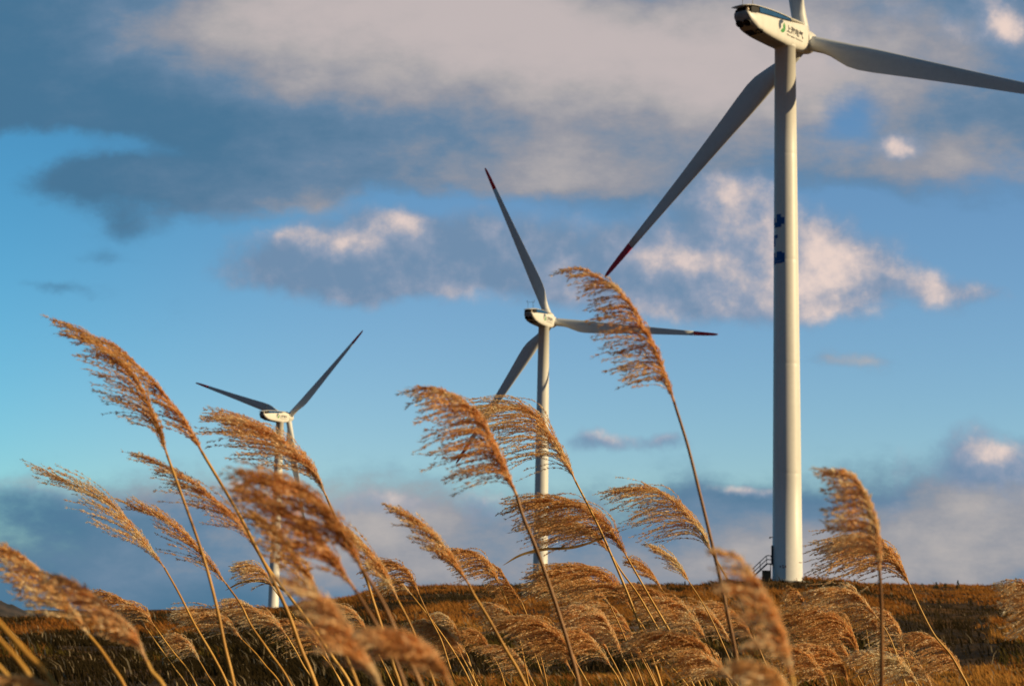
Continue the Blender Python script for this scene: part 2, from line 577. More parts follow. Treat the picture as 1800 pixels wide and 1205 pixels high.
def ground_z(x, y):
    """terrain height, vectorised; y is forward distance"""
    x = np.asarray(x, float)
    y = np.asarray(y, float)
    yy = np.clip(y, 0, 3500)
    u = np.clip(x / np.maximum(yy, 0.5), _cu[0], _cu[-1])
    ci = np.clip(np.searchsorted(_cu, u) - 1, 0, len(_cu) - 2)
    ri = np.clip(np.searchsorted(_rows_d, yy) - 1, 0, len(_rows_d) - 2)
    fu = (u - _cu[ci]) / (_cu[ci + 1] - _cu[ci])
    fu = fu * fu * (3 - 2 * fu)
    fr = (yy - _rows_d[ri]) / (_rows_d[ri + 1] - _rows_d[ri])
    z = (_Z[ri, ci] * (1 - fu) + _Z[ri, ci + 1] * fu) * (1 - fr) + (_Z[ri + 1, ci] * (1 - fu) + _Z[ri + 1, ci + 1] * fu) * fr
    w = np.clip((y - 20) / 60, 0, 1) * np.clip((900 - y) / 400, 0, 1)
    z = z + w * (1.25 * (fbm(x / 13, y / 16, 3) - 0.5) + 0.62 * (fbm(x / 3.5, y / 3.5, 9) - 0.5))
    return z


def build_ground():
    ang = np.concatenate([np.linspace(-180, -40, 24)[:-1], np.linspace(-40, -19, 20)[:-1], np.linspace(-19, 19, 330)[:-1],
                          np.linspace(19, 40, 20)[:-1], np.linspace(40, 180, 24)])
    rad = np.concatenate([np.array([0.0, 3, 7, 14]), np.geomspace(20, 90, 40), np.linspace(92, 265, 190), np.geomspace(270, 700, 40), np.geomspace(760, 4500, 14)])
    A, D = np.meshgrid(np.radians(ang), rad)
    Xg, Yg = D * np.sin(A), D * np.cos(A)
    Zg = ground_z(Xg, Yg)
    behind = Yg < 0
    Zg[behind] = -1.5
    verts = np.stack([Xg, Yg, Zg], -1).reshape(-1, 3)
    nr, na = A.shape
    faces = []
    for i in range(nr - 1):
        b = i * na
        for j in range(na - 1):
            faces.append((b + j, b + j + 1, b + na + j + 1, b + na + j))
    m, N, bs = new_mat('hill_soil_and_turf')
    geo = N.n('ShaderNodeNewGeometry')
    pos = geo.outputs['Position']
    n1 = N.noise(pos, 0.06, 5, 0.6)
    n2 = N.noise(pos, 0.7, 6, 0.65)
    n3 = N.noise(pos, 5.0, 4, 0.65)
    f = N.m('ADD', N.m('MULTIPLY', n1, 0.5), N.m('ADD', N.m('MULTIPLY', n2, 0.3), N.m('MULTIPLY', n3, 0.2)))
    cr = N.n('ShaderNodeValToRGB')
    e = cr.color_ramp.elements
    e[0].position, e[0].color = 0.38, (0.010, 0.008, 0.006, 1)
    e[1].position, e[1].color = 0.66, (0.30, 0.140, 0.036, 1)
    k = e.new(0.48)
    k.color = (0.060, 0.036, 0.013, 1)
    k = e.new(0.56)
    k.color = (0.170, 0.080, 0.022, 1)
    N.inp(cr.inputs[0], f)
    N.inp(bs.inputs['Base Color'], cr.outputs[0])
    bs.inputs['Roughness'].default_value = 0.95
    bs.inputs['Specular IOR Level'].default_value = 0.1
    bp = N.n('ShaderNodeBump')
    bp.inputs['Distance'].default_value = 0.25
    bp.inputs['Strength'].default_value = 0.8
    N.inp(bp.inputs['Height'], N.m('ADD', n2, N.m('MULTIPLY', n3, 0.5)))
    N.inp(bs.inputs['Normal'], bp.outputs[0])
    o = mesh_obj('ground', verts, faces, m, smooth=True)
    tag(o, kind='structure')


build_ground()


# far hill on the left
def build_far_hill():
    m, N, bs = new_mat('far_hill_scrub')
    geo = N.n('ShaderNodeNewGeometry')
    n = N.noise(geo.outputs['Position'], 0.05, 6, 0.65)
    N.inp(bs.inputs['Base Color'], N.mix(N.smooth(n, 0.35, 0.65), (0.020, 0.020, 0.020, 1), (0.075, 0.055, 0.045, 1)))
    bs.inputs['Roughness'].default_value = 1
    D = 1700
    xs = np.linspace(-520, 140, 90)
    prof_x = [-520, -300, -120, -40, 0, 25, 50, 75, 140]
    prof_y = [1030, 1024, 1030, 1044, 1055, 1064, 1074, 1084, 1093]
    verts, faces = [], []
    depth = [(-160, 0.0), (-90, 0.45), (-40, 0.8), (0, 1.0), (60, 0.8), (140, 0.3), (200, 0)]
    rng = random.Random(3)
    for x in xs:
        y = np.interp(x, prof_x, prof_y)
        top = at(x, y, D)
        for dd, k in depth:
            z0 = -48
            z = z0 + (top.z - z0) * k + (rng.uniform(-0.9, 0.9) if 0 < k else 0)
            verts.append((top.x * (D + dd) / D, D + dd, z))
    nd = len(depth)
    for i in range(len(xs) - 1):
        for j in range(nd - 1):
            a = i * nd + j
            faces.append((a, a + nd, a + nd + 1, a + 1))
    tag(mesh_obj('distant_hill', verts, faces, m, smooth=True), kind='structure')


build_far_hill()


# pale dirt track along the foot of the cut bank
def build_track():
    m, N, bs = new_mat('dirt_track')
    geo = N.n('ShaderNodeNewGeometry')
    n = N.noise(geo.outputs['Position'], 0.8, 6, 0.7)
    N.inp(bs.inputs['Base Color'], N.mix(N.smooth(n, 0.35, 0.65), (0.050, 0.038, 0.028, 1), (0.20, 0.155, 0.115, 1)))
    bs.inputs['Roughness'].default_value = 1.0
    xs = np.linspace(-40, 60, 420)
    verts, faces = [], []
    for i, x in enumerate(xs):
        wob = 2.0 * math.sin(x * 0.11) + 1.0 * math.sin(x * 0.31 + 1)
        for k in range(7):
            y = 104 + wob + (k - 3) * (0.75 + 0.12 * math.sin(x * 0.9 + k))
            verts.append((x, y, float(ground_z(x, y)) + 0.03))
    for i in range(len(xs) - 1):
        for k in range(6):
            a = i * 7 + k
            faces.append((a, a + 7, a + 8, a + 1))
    tag(mesh_obj('dirt_path', verts, faces, m, smooth=True), kind='structure')


build_track()


# ------------------------------------------------------------------ turf and dry hillside grass (uncountable)
def tint_mat(name, transl=0.25):
    m, N, b = new_mat(name)
    T = m.node_tree
    at_ = N.n('ShaderNodeAttribute', attribute_name='tint')
    dif = N.n('ShaderNodeBsdfDiffuse')
    tr = N.n('ShaderNodeBsdfTranslucent')
    N.inp(dif.inputs[0], at_.outputs['Color'])
    N.inp(tr.inputs[0], at_.outputs['Color'])
    mx = N.n('ShaderNodeMixShader')
    mx.inputs[0].default_value = transl
    T.links.new(dif.outputs[0], mx.inputs[1])
    T.links.new(tr.outputs[0], mx.inputs[2])
    T.links.new(mx.outputs[0], T.nodes['Material Output'].inputs[0])
    T.nodes.remove(b)
    return m


def fast_mesh(name, verts, faces_tri, mat, tint=None, parent=None):
    me = bpy.data.meshes.new(name)
    nv, nf = len(verts), len(faces_tri)
    me.vertices.add(nv)
    me.vertices.foreach_set('co', np.ascontiguousarray(verts, dtype=np.float32).ravel())
    me.loops.add(nf * 3)
    me.loops.foreach_set('vertex_index', np.ascontiguousarray(faces_tri, dtype=np.int32).ravel())
    me.polygons.add(nf)
    me.polygons.foreach_set('loop_start', np.arange(0, nf * 3, 3, dtype=np.int32))
    me.polygons.foreach_set('loop_total', np.full(nf, 3, dtype=np.int32))
    me.update(calc_edges=True)
    if tint is not None:
        a = me.attributes.new('tint', 'FLOAT_COLOR', 'POINT')
        a.data.foreach_set('color', np.ascontiguousarray(tint, dtype=np.float32).ravel())
    me.materials.append(mat)
    return link(bpy.data.objects.new(name, me), parent)


def build_turf():
    rng = np.random.default_rng(11)
    n = 480000
    # more blades per square metre close by, out to the crest
    d = 27 + (335 - 27) * rng.random(n) ** 1.15
    uu = rng.uniform(-0.335, 0.335, n)
    x = uu * d
    y = d
    clump = fbm(x / 1.4, y / 1.4, 21, 3)
    patch = fbm(x / 16, y / 22, 41, 4)
    patch2 = fbm(x / 6, y / 8, 77, 3)
    left = np.clip((-uu - 0.02) / 0.10, 0, 1)
    road = np.abs(y - (104 + 2 * np.sin(x * 0.11) + np.sin(x * 0.31 + 1))) < 2.2
    bare = (y > 108) & (y < 127) & (patch2 < 0.56 + 0.10 * left)
    gully = (np.abs(uu - (0.245 + 0.012 * np.sin(y * 0.09))) < 0.028 + 0.02 * (patch2 - 0.5)) & (y > 60) & (y < 190)
    dk = bare | gully
    keep = (clump > 0.36) & ~(road & (rng.random(n) > 0.06)) & ~(dk & (rng.random(n) > 0.22))
    keep &= ~((patch < 0.42) & (rng.random(n) > 0.5))
    x, y, d, uu, clump, patch, patch2, left, dk = (a[keep] for a in (x, y, d, uu, clump, patch, patch2, left, dk))
    n = len(x)
    z = ground_z(x, y)
    gold = np.array([0.56, 0.265, 0.060])
    rust = np.array([0.36, 0.135, 0.030])
    olive = np.array([0.130, 0.095, 0.022])
    dark = np.array([0.040, 0.028, 0.012])
    pale = np.array([0.42, 0.32, 0.19])
    k = 0.5 * patch + 0.5 * patch2 + 0.10 * (rng.random(n) - 0.5) - 0.10 * left
    k = np.where(dk, k - 0.25, k)
    k = k - 0.07 * ((d < 102) & (uu < 0.13))
    k = np.where(np.abs(x - 36) + np.abs(y - 216) * 1.5 < 26, k - 0.08, k)
    far = d > 128
    base = np.where((k > 0.54)[:, None], gold, np.where((k > 0.49)[:, None], rust, np.where((k > 0.44)[:, None], olive, dark)))  # share of the dark tint raised to paint in shadow patches
    base_f = np.where((k > 0.50)[:, None], rust * 0.55 + gold * 0.45, np.where((k > 0.42)[:, None], rust, dark * 1.4))
    t = np.where(far[:, None], base_f, base)
    isp = rng.random(n) < np.where(far, 0.012, 0.02)
    t[isp] = pale
    t *= rng.uniform(0.6, 1.35, (n, 1))
    big = np.clip((fbm(x / 2.6, y / 3.2, 63, 3) - 0.52) * 5, 0, 1)
    h = (0.10 + 0.20 * np.clip((clump - 0.36) * 3, 0, 1) + 0.34 * big) * rng.uniform(0.5, 1.3, n) * np.clip(d / 90, 0.55, 1.15)
    h = np.where(isp, h * 1.5, h)
    w = 0.006 + 0.00020 * d + 0.008 * rng.random(n)
    a = rng.uniform(0, 2 * np.pi, n)
    lean = rng.normal(0, 0.35, n) - 0.50          # the wind lays everything over to the left
    lean_y = rng.normal(0, 0.25, n)
    sx, sy = np.cos(a) * w, np.sin(a) * w
    p0 = np.stack([x - sx, y - sy, z - 0.05], -1)
    p1 = np.stack([x + sx, y + sy, z - 0.05], -1)
    mx_, my_ = x + lean * h * 0.35, y + lean_y * h * 0.35
    p2 = np.stack([mx_ + sx * 0.8, my_ + sy * 0.8, z + h * 0.6], -1)
    p3 = np.stack([mx_ - sx * 0.8, my_ - sy * 0.8, z + h * 0.6], -1)
    p4 = np.stack([x + lean * h, y + lean_y * h, z + h], -1)
    verts = np.stack([p0, p1, p2, p3, p4], 1).reshape(-1, 3)
    b = np.arange(n)[:, None] * 5
    tri = np.concatenate([b + [0, 1, 2], b + [0, 2, 3], b + [3, 2, 4]], 1).reshape(-1, 3)
    tint = np.repeat(np.concatenate([t, np.ones((n, 1))], 1), 5, 0)
    o = fast_mesh('hillside_grass', verts, tri, tint_mat('dry_hillside_grass', 0.45), tint)
    tag(o, kind='stuff')


build_turf()


# ------------------------------------------------------------------ small dark conifers on the crest
def bush(x, y, d, hpx, wpx, label):
    p = at(x, y, d)
    gz = float(ground_z(p.x, p.y))
    root = empty('shrub', (p.x, p.y, gz - 0.05))
    tag(root, label, 'shrub', 'small dark shrubs along the crest')
    h = (hpx / FPX * d) + max(0, (p.z - gz))
    w = wpx / FPX * d
    rng = random.Random(int(x * 7))
    bm = bmesh.new()
    add_tube(bm, [(0, 0, 0), (0, 0, h * 0.5)], [0.05, 0.03], 6)
    bm_obj('trunk', bm, M_SHRUB, root)
    bm = bmesh.new()
    for i in range(170):
        k = rng.random() ** 0.8
        z = h * (0.12 + 0.88 * k)
        rr = w * 0.5 * (1 - k) ** 0.6 * (0.25 + 0.75 * rng.random() ** 0.5)
        a = rng.uniform(0, 6.283)
        c = Vector((rr * math.cos(a), rr * math.sin(a), z))
        s = 0.10 * h * rng.uniform(0.6, 1.3)
        d1 = Vector((rng.gauss(0, 1), rng.gauss(0, 1), rng.gauss(0.6, 1))).normalized() * s
        d2 = d1.orthogonal().normalized() * s * 0.35
        bm.faces.new([bm.verts.new(q) for q in (c - d1, c + d2, c + d1, c - d2)])
    bm_obj('crown', bm, M_SHRUB, root)


M_SHRUB = paint('shrub_dark_green', (0.030, 0.040, 0.020), 0.9, 0.15, 3.0, 0.1)
for (sx_, sy_, hp, wp, lb) in (
        (1031, 1031, 12, 6, 'tiny dark shrub standing behind the two crossed stalks at mid crest'),
        (1059, 1030, 17, 8, 'dark upright conifer-like shrub, tallest of the row at mid crest'),
        (1122, 1033, 12, 14, 'low broad dark shrub on the crest left of the thin drooping stalk'),
        (1204, 1033, 11, 6, 'narrow dark shrub on the crest just left of the dark mound'),
        (1621, 1033, 9, 8, 'dark dot-like shrub on the right crest next to the drooping plume'),
        (1646, 1033, 11, 7, 'slim dark shrub, second from the left on the right crest'),
        (1662, 1033, 9, 8, 'stubby dark shrub in the middle of the right crest row'),
        (1684, 1032, 13, 8, 'taller pointed dark shrub, last of the row on the right crest')):
    bush(sx_, sy_, 262, hp, wp, lb)


# ------------------------------------------------------------------ wind turbines
TW_H, R_BASE, R_TOP = 69.35, 1.90, 1.36
OH, HUBZ, TILT, CONE, ROT_R = 4.77, 1.80, R(4), R(-1.0), 44.35


def tower_r(z):
    return R_BASE + (R_TOP - R_BASE) * z / TW_H


def make_tower_mesh():
    bm = bmesh.new()
    prof = [(R_BASE + 0.02, -0.6)]
    z = 0.0
    prof.append((R_BASE + 0.02, 0.25))
    prof.append((R_BASE, 0.26))
    for j in (13.5, 27.5, 41.0, 55.0):
        prof += [(tower_r(j - 0.6), j - 0.6), (tower_r(j - 0.08), j - 0.08), (tower_r(j) - 0.006, j - 0.03), (tower_r(j) - 0.006, j + 0.03), (tower_r(j + 0.08), j + 0.08), (tower_r(j + 0.6), j + 0.6)]
    prof.append((tower_r(TW_H), TW_H))
    prof.append((tower_r(TW_H) + 0.05, TW_H + 0.01))
    prof.append((tower_r(TW_H) + 0.05, TW_H + 0.5))
    lathe(bm, prof, 96)
    o = bm_obj('tower', bm, M_WHITE, None, True)
    return o


def sup_ring(x, y0, z0, z1, w, n=40, e=5.0):
    ring = []
    zc, hz = (z0 + z1) / 2, (z1 - z0) / 2
    for k in range(n):
        a = 2 * math.pi * k / n
        c, s = math.cos(a), math.sin(a)
        ring.append((x, y0 + w * math.copysign(abs(c) ** (2 / e), c), zc + hz * math.copysign(abs(s) ** (2 / e), s)))
    return ring


NX = [-10.55, -10.3, -9.8, -9.0, -8.0, -6.5, -4.5, -2.0, 0.0, 2.0, 3.1, 3.5, 3.62]
NZB = [1.95, 1.45, 0.95, 0.52, 0.24, 0.05, -0.05, -0.12, -0.12, 0.05, 0.30, 0.48, 0.7]
NZT = [2.30, 2.36, 2.42, 2.50, 2.62, 2.80, 3.02, 3.30, 3.56, 3.84, 3.98, 3.92, 3.72]
NW = [0.95, 1.14, 1.28, 1.40, 1.46, 1.50, 1.50, 1.50, 1.50, 1.50, 1.48, 1.40, 1.22]


def nacelle_meshes():
    """all meshes of the nacelle in its own frame: +x to the rotor, origin on the tower top"""
    out = {}
    bm = bmesh.new()
    xs = np.concatenate([np.array(NX[:4]), np.linspace(-8.6, 2.6, 22), np.array(NX[-3:])])
    rings = []
    for x in xs:
        rings.append(sup_ring(float(x), 0, float(np.interp(x, NX, NZB)), float(np.interp(x, NX, NZT)), float(np.interp(x, NX, NW)), 48, 4.6 if x > -9 else 3.2))
    loft(bm, rings)
    bm.normal_update()
    bmesh.ops.recalc_face_normals(bm, faces=bm.faces)
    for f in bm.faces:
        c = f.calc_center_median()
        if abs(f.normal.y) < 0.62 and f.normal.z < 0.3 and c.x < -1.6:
            f.material_index = 1  # rearward and downward faces behind the tower get a darker grey
    out['nacelle'] = bm_obj('nacelle', bm, M_WHITE, None, True)
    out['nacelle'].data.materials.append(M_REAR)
    # recessed dark block under the roof
    rx = [-10.9, -9.5, -8, -6, -4, -2, -0.4]
    rzl = [float(np.interp(x, NX, NZT)) - 0.35 for x in rx]
    rzu = [2.86, 3.16, 3.34, 3.50, 3.62, 3.68, 3.66]
    bm = bmesh.new()
    loft(bm, [sup_ring(x, 0, a, b, 1.26, 24, 8) for x, a, b in zip([max(x, -9.9) for x in rx], rzl, rzu)])
    out['roof_recess'] = bm_obj('roof_recess', bm, M_VENT, None, False)
    # blue glazed strip on either side of the recess
    for sgn in (-1, 1):
        bm = bmesh.new()
        top, bot = [], []
        for x in np.linspace(-8.1, -0.7, 16):
            lo = float(np.interp(x, NX, NZT)) - 0.06
            hi = float(np.interp(x, rx, rzu)) - 0.02
            bot.append((x, sgn * 1.36, lo))
            top.append((x, sgn * 1.33, max(hi, lo + 0.02)))
        for k in range(15):
            q = [bot[k], bot[k + 1], top[k + 1], top[k]]
            inner = [(a, sgn * 1.28, c) for a, b_, c in q]
            vs = [bm.verts.new(p) for p in q + inner]
            for f in ((0, 1, 2, 3), (7, 6, 5, 4), (0, 4, 5, 1), (1, 5, 6, 2), (2, 6, 7, 3), (3, 7, 4, 0)):
                bm.faces.new([vs[i] for i in f])
        out['side_window%d' % (sgn + 1)] = bm_obj('side_window', bm, M_BLUEP, None, False)
    # roof shell, overhanging at the rear
    bm = bmesh.new()
    qx = [-11.25, -10.9, -9.6, -8, -6, -4, -2, -0.4, 1.5, 2.9, 3.2]
    qb = [2.76, 2.84, 3.14, 3.33, 3.49, 3.61, 3.67, 3.66, 3.75, 3.88, 3.90]
    qt = [2.86, 3.02, 3.38, 3.60, 3.76, 3.86, 3.94, 4.00, 4.06, 4.06, 3.98]
    qw = [0.9, 1.16, 1.36, 1.44, 1.47, 1.48, 1.48, 1.46, 1.40, 1.25, 1.1]
    rings = []
    for x, b_, t_, w_ in zip(qx, qb, qt, qw):
        ring = []
        for k in range(13):
            s = -1 + 2 * k / 12
            ring.append((x, w_ * s, b_ + (t_ - b_) * (1 - 0.75 * abs(s) ** 3)))
        for k in range(12, -1, -1):
            s = -1 + 2 * k / 12
            ring.append((x, w_ * s * 0.995, b_))
        rings.append(ring)
    loft(bm, rings)
    out['roof_cover'] = bm_obj('roof_cover', bm, M_WHITE, None, False)
    # three round air outlets on the sloping underside and one slot
    vents = []
    for (vx, vy) in ((-9.75, 0.62), (-9.75, -0.50), (-7.7, -0.95)):
        bm = bmesh.new()
        zb = float(np.interp(vx, NX, NZB))
        slope = math.atan2(float(np.interp(vx + 0.3, NX, NZB)) - float(np.interp(vx - 0.3, NX, NZB)), 0.6)
        rot = Matrix.Rotation(-slope, 4, 'Y')
        prof = [(0.52, 0.10), (0.52, -0.10), (0.46, -0.14), (0.40, -0.10), (0.40, -0.02), (0.05, -0.02)]
        lathe(bm, prof, 28)
        bmesh.ops.transform(bm, matrix=Matrix.Translation((vx, vy, zb + (0.06 if abs(vy) > 0.8 else 0.02))) @ rot, verts=bm.verts)
        vents.append(bm_obj('air_vent', bm, M_VENT, None, False))
    out['vents'] = vents
    bm = bmesh.new()
    for k in range(6):
        add_box(bm, (-8.35 + k * 0.22, 0.25, float(np.interp(-8.35 + k * 0.22, NX, NZB)) - 0.03), (0.12, 1.1, 0.08))
    out['slot'] = bm_obj('louvre', bm, M_VENT, None, False)
    # rear beacon under the roof lip
    bm = bmesh.new()
    lathe(bm, [(0.05, 0.0), (0.20, 0.02), (0.22, 0.18), (0.17, 0.34), (0.05, 0.42)], 16)
    bmesh.ops.transform(bm, matrix=Matrix.Translation((-10.15, -0.80, 2.36)), verts=bm.verts)
    out['beacon'] = bm_obj('beacon', bm, M_LAMP, None, True)
    # weather mast
    bm = bmesh.new()
    for yy in (-0.75, 0.75):
        add_tube(bm, [(-8.9, yy, 3.3), (-8.9, yy, 5.0)], 0.035, 6)
    add_tube(bm, [(-8.9, -1.0, 5.0), (-8.9, 1.0, 5.0)], 0.035, 6)
    add_tube(bm, [(-7.7, 0.0, 3.4), (-7.7, 0.0, 5.4)], 0.03, 6)
    add_tube(bm, [(-8.9, 0.95, 5.0), (-8.9, 0.95, 5.35)], 0.03, 6)
    for a in (0, 2.09, 4.19):
        add_box(bm, (-8.9 + 0.16 * math.cos(a), 0.95 + 0.16 * math.sin(a), 5.36), (0.14, 0.14, 0.14), bevel=0.04)
    add_tube(bm, [(-8.9, -0.95, 5.0), (-8.9, -0.95, 5.3)], 0.03, 6)
    add_box(bm, (-9.1, -0.95, 5.32), (0.5, 0.03, 0.14))
    out['mast'] = bm_obj('weather_mast', bm, M_DARK, None, False)
    # round emblem: two interlocking arcs, navy over green
    def arc_piece(name, mat, a0, a1):
        bm = bmesh.new()
        fr, bk = [], []
        n = 20
        outer = [(0.85 * math.cos(a0 + (a1 - a0) * k / n), 0.85 * math.sin(a0 + (a1 - a0) * k / n)) for k in range(n + 1)]
        inner = [(0.20 * math.cos(a1 + (a0 - a1) * k / n) + 0.10 * math.cos((a0 + a1) / 2), 0.30 * math.sin(a1 + (a0 - a1) * k / n) + 0.10 * math.sin((a0 + a1) / 2)) for k in range(n + 1)]
        ring = outer + inner
        for y_ in (-1.515, -1.490):
            (fr if y_ < -1.5 else bk).extend(bm.verts.new((-3.1 + px * 0.95, y_, 2.0 + pz)) for px, pz in ring)
        m = len(ring)
        for k in range(n):
            bm.faces.new((fr[k], fr[k + 1], fr[m - 2 - k], fr[m - 1 - k]))
        for k in range(m):
            bm.faces.new((fr[k], bk[k], bk[(k + 1) % m], fr[(k + 1) % m]))
        return bm_obj(name, bm, mat, None, False)
    out['emblem_a'] = arc_piece('emblem', M_NAVY, R(62), R(225))
    out['emblem_b'] = arc_piece('emblem', M_GREEN, R(-118), R(45))
    return out


def text_mesh(name, body, size, mat, width=None):
    c = bpy.data.curves.new(name, 'FONT')
    c.body = body
    c.size = size
    c.extrude = 0.012
    c.offset = size * (0.030 if size > 0.6 else 0.004)
    c.align_x = 'LEFT'
    t = bpy.data.objects.new(name, c)
    COL.objects.link(t)
    bpy.context.view_layer.update()
    dg = bpy.context.evaluated_depsgraph_get()
    me = bpy.data.meshes.new_from_object(t.evaluated_get(dg))
    bpy.data.objects.remove(t)
    bpy.data.curves.remove(c)
    me.name = name
    co = np.empty(len(me.vertices) * 3, np.float32)
    me.vertices.foreach_get('co', co)
    co = co.reshape(-1, 3)
    if width:
        co[:, 0] = (co[:, 0] - co[:, 0].min()) * width / (co[:, 0].max() - co[:, 0].min())
    co = np.stack([co[:, 0], -co[:, 2], co[:, 1]], -1)
    me.vertices.foreach_set('co', np.ascontiguousarray(co).ravel())
    me.materials.clear()
    me.materials.append(mat)
    me.update()
    return link(bpy.data.objects.new(name, me))


def make_hub_mesh():
    bm = bmesh.new()
    lathe(bm, [(1.05, 3.5), (1.12, 3.66), (1.42, 3.72), (1.58, 4.1), (1.60, 5.2), (1.50, 5.9), (1.25, 6.5), (0.85, 6.95), (0.4, 7.2), (0.05, 7.28)], 40, 'x')
    return bm_obj('hub', bm, M_WHITE, None, True)


def blade_sections():
    rr = [1.35, 2.2, 3.6, 4.8, 6.2, 8.0, 9.6, 12, 16, 21, 26, 31, 35, 38.1, 38.14, 40.5, 42.6, 43.7, 44.2, 44.35]
    ch = [2.0, 2.0, 2.0, 2.2, 2.62, 3.1, 3.25, 3.12, 2.72, 2.28, 1.88, 1.55, 1.28, 1.08, 1.08, 0.92, 0.74, 0.56, 0.36, 0.12]
    th = [2.0, 2.0, 1.96, 1.80, 1.55, 1.25, 1.06, 0.84, 0.62, 0.46, 0.35, 0.27, 0.21, 0.17, 0.17, 0.14, 0.11, 0.08, 0.05, 0.03]
    bl = [0, 0, 0.05, 0.3, 0.65, 0.95, 1] + [1] * 13
    tw = [15, 15, 15, 15, 14.5, 13, 11.5, 9.5, 7, 4.8, 3.2, 2, 1.2, 0.8, 0.8, 0.4, 0.2, 0, 0, 0]
    secs = []
    n = 28
    for r, c, t, b, w in zip(rr, ch, th, bl, tw):
        ring = []
        for k in range(n):
            a = 2 * math.pi * k / n
            # circle
            cx, cy = 0.5 * c * math.cos(a), 0.5 * t * math.sin(a)
            # aerofoil: k=0 is the trailing edge
            s = (1 + math.cos(a)) / 2               # 1 at trailing edge, 0 at the nose
            yt = 5 * (0.2969 * math.sqrt(s) - 0.126 * s - 0.3516 * s * s + 0.2843 * s ** 3 - 0.1036 * s ** 4) * t
            ax, ay = (s - 0.30) * c, math.copysign(yt, math.sin(a)) + 0.06 * c * 4 * s * (1 - s) * 0.5
            x, y = cx * (1 - b) + ax * b, cy * (1 - b) + ay * b
            q = R(w + 3)
            # x: towards the trailing edge (clockwise), y: along the rotor axis, z: along the blade
            ring.append((x * math.cos(q) + y * math.sin(q), -x * math.sin(q) + y * math.cos(q) + 0.0004 * 0 * r * r, r))
        secs.append(ring)
    return secs, rr


def make_blade_meshes():
    secs, rr = blade_sections()
    i = rr.index(38.1)
    bm = bmesh.new()
    # fine lengthwise steps for smooth shading
    loft(bm, secs[:i + 1])
    a = bm_obj('blade', bm, M_BLADE, None, True)
    bm = bmesh.new()
    loft(bm, secs[i + 1:])
    b = bm_obj('blade_tip', bm, M_RED, None, True)
    return a, b


PROTO = {}


def build_turbine(top, psi, theta, label, first):
    """first turbine: fresh meshes; others: copies sharing them"""
    base = Vector((top.x, top.y, top.z - TW_H))
    root = empty('wind_turbine', base)
    tag(root, label, 'wind turbine', 'white three bladed wind turbines on the hill')

    def part(key, maker, parent, mtx=None):
        if key not in PROTO:
            PROTO[key] = maker()
            o = PROTO[key]
        else:
            o = PROTO[key].copy()
            COL.objects.link(o)
        o.parent = parent
        o.matrix_parent_inverse = Matrix.Identity(4)
        o.matrix_basis = mtx if mtx is not None else Matrix.Identity(4)
        return o

    part('tower', make_tower_mesh, root)
    if 'nac' not in PROTO:
        PROTO['nac'] = nacelle_meshes()
        for k, o in list(PROTO['nac'].items()):
            if k == 'vents':
                for q, v in enumerate(o):
                    PROTO['vent%d' % q] = v
            else:
                PROTO[k] = o
        PROTO['text'] = text_mesh('lettering', '上海电气', 1.05, M_INK, 4.0)
        PROTO['text'].data.transform(Matrix.Translation((-1.95, -1.502, 1.62)))
        PROTO['sub'] = text_mesh('small_lettering', 'Shanghai Electric', 0.34, M_INK, 3.9)
        PROTO['sub'].data.transform(Matrix.Translation((-1.95, -1.502, 1.08)))
    fresh = 'used' not in PROTO
    rz = Matrix.Translation((0, 0, TW_H)) @ Matrix.Rotation(psi, 4, 'Z')

    def nac_part(key, parent, mtx=None):
        o = PROTO[key] if fresh else PROTO[key].copy()
        if not fresh:
            COL.objects.link(o)
        o.parent = parent
        o.matrix_parent_inverse = Matrix.Identity(4)
        o.matrix_basis = mtx if mtx is not None else Matrix.Identity(4)
        return o
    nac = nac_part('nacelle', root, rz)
    for k in ('roof_recess', 'side_window0', 'side_window2', 'roof_cover', 'vent0', 'vent1', 'vent2', 'slot', 'beacon', 'mast', 'emblem_a', 'emblem_b', 'text', 'sub'):
        nac_part(k, nac)
    PROTO['used'] = True
    # rotor frame
    a = Vector((math.cos(psi) * math.cos(TILT), math.sin(psi) * math.cos(TILT), math.sin(TILT)))
    t = Vector((math.sin(psi), -math.cos(psi), 0))
    u = a.cross(t) if a.cross(t).z > 0 else t.cross(a)
    hubc = Vector((0, 0, TW_H + HUBZ)) + a * OH
    # hub mesh: its x axis is the rotor axis, the blade plane sits at x = 4.77
    hm = Matrix.Identity(4)
    for r_ in range(3):
        hm[r_][0], hm[r_][1], hm[r_][2] = a[r_], u.cross(a)[r_], u[r_]
    hm.translation = hubc - a * 4.95
    part('hub', make_hub_mesh, root, hm)
    if 'blade' not in PROTO:
        PROTO['blade'], PROTO['blade_tip'] = make_blade_meshes()
        PROTO['blade_used'] = False
    for k in range(3):
        th = theta + k * 2 * math.pi / 3
        d = (u * math.cos(th) + t * math.sin(th)) * math.cos(CONE) + a * math.sin(CONE)
        e = -u * math.sin(th) + t * math.cos(th)          # clockwise, the trailing side
        ax = d.cross(e)
        m = Matrix.Identity(4)
        for r_ in range(3):
            m[r_][0], m[r_][1], m[r_][2] = e[r_], ax[r_], d[r_]
        m.translation = hubc
        b = PROTO['blade']
        tp = PROTO['blade_tip']
        if PROTO['blade_used']:
            b, tp = b.copy(), tp.copy()
            COL.objects.link(b)
            COL.objects.link(tp)
        PROTO['blade_used'] = True
        b.parent = root
        b.matrix_parent_inverse = Matrix.Identity(4)
        b.matrix_basis = m
        tp.parent = b
        tp.matrix_parent_inverse = Matrix.Identity(4)
        tp.matrix_basis = Matrix.Identity(4)
    return root


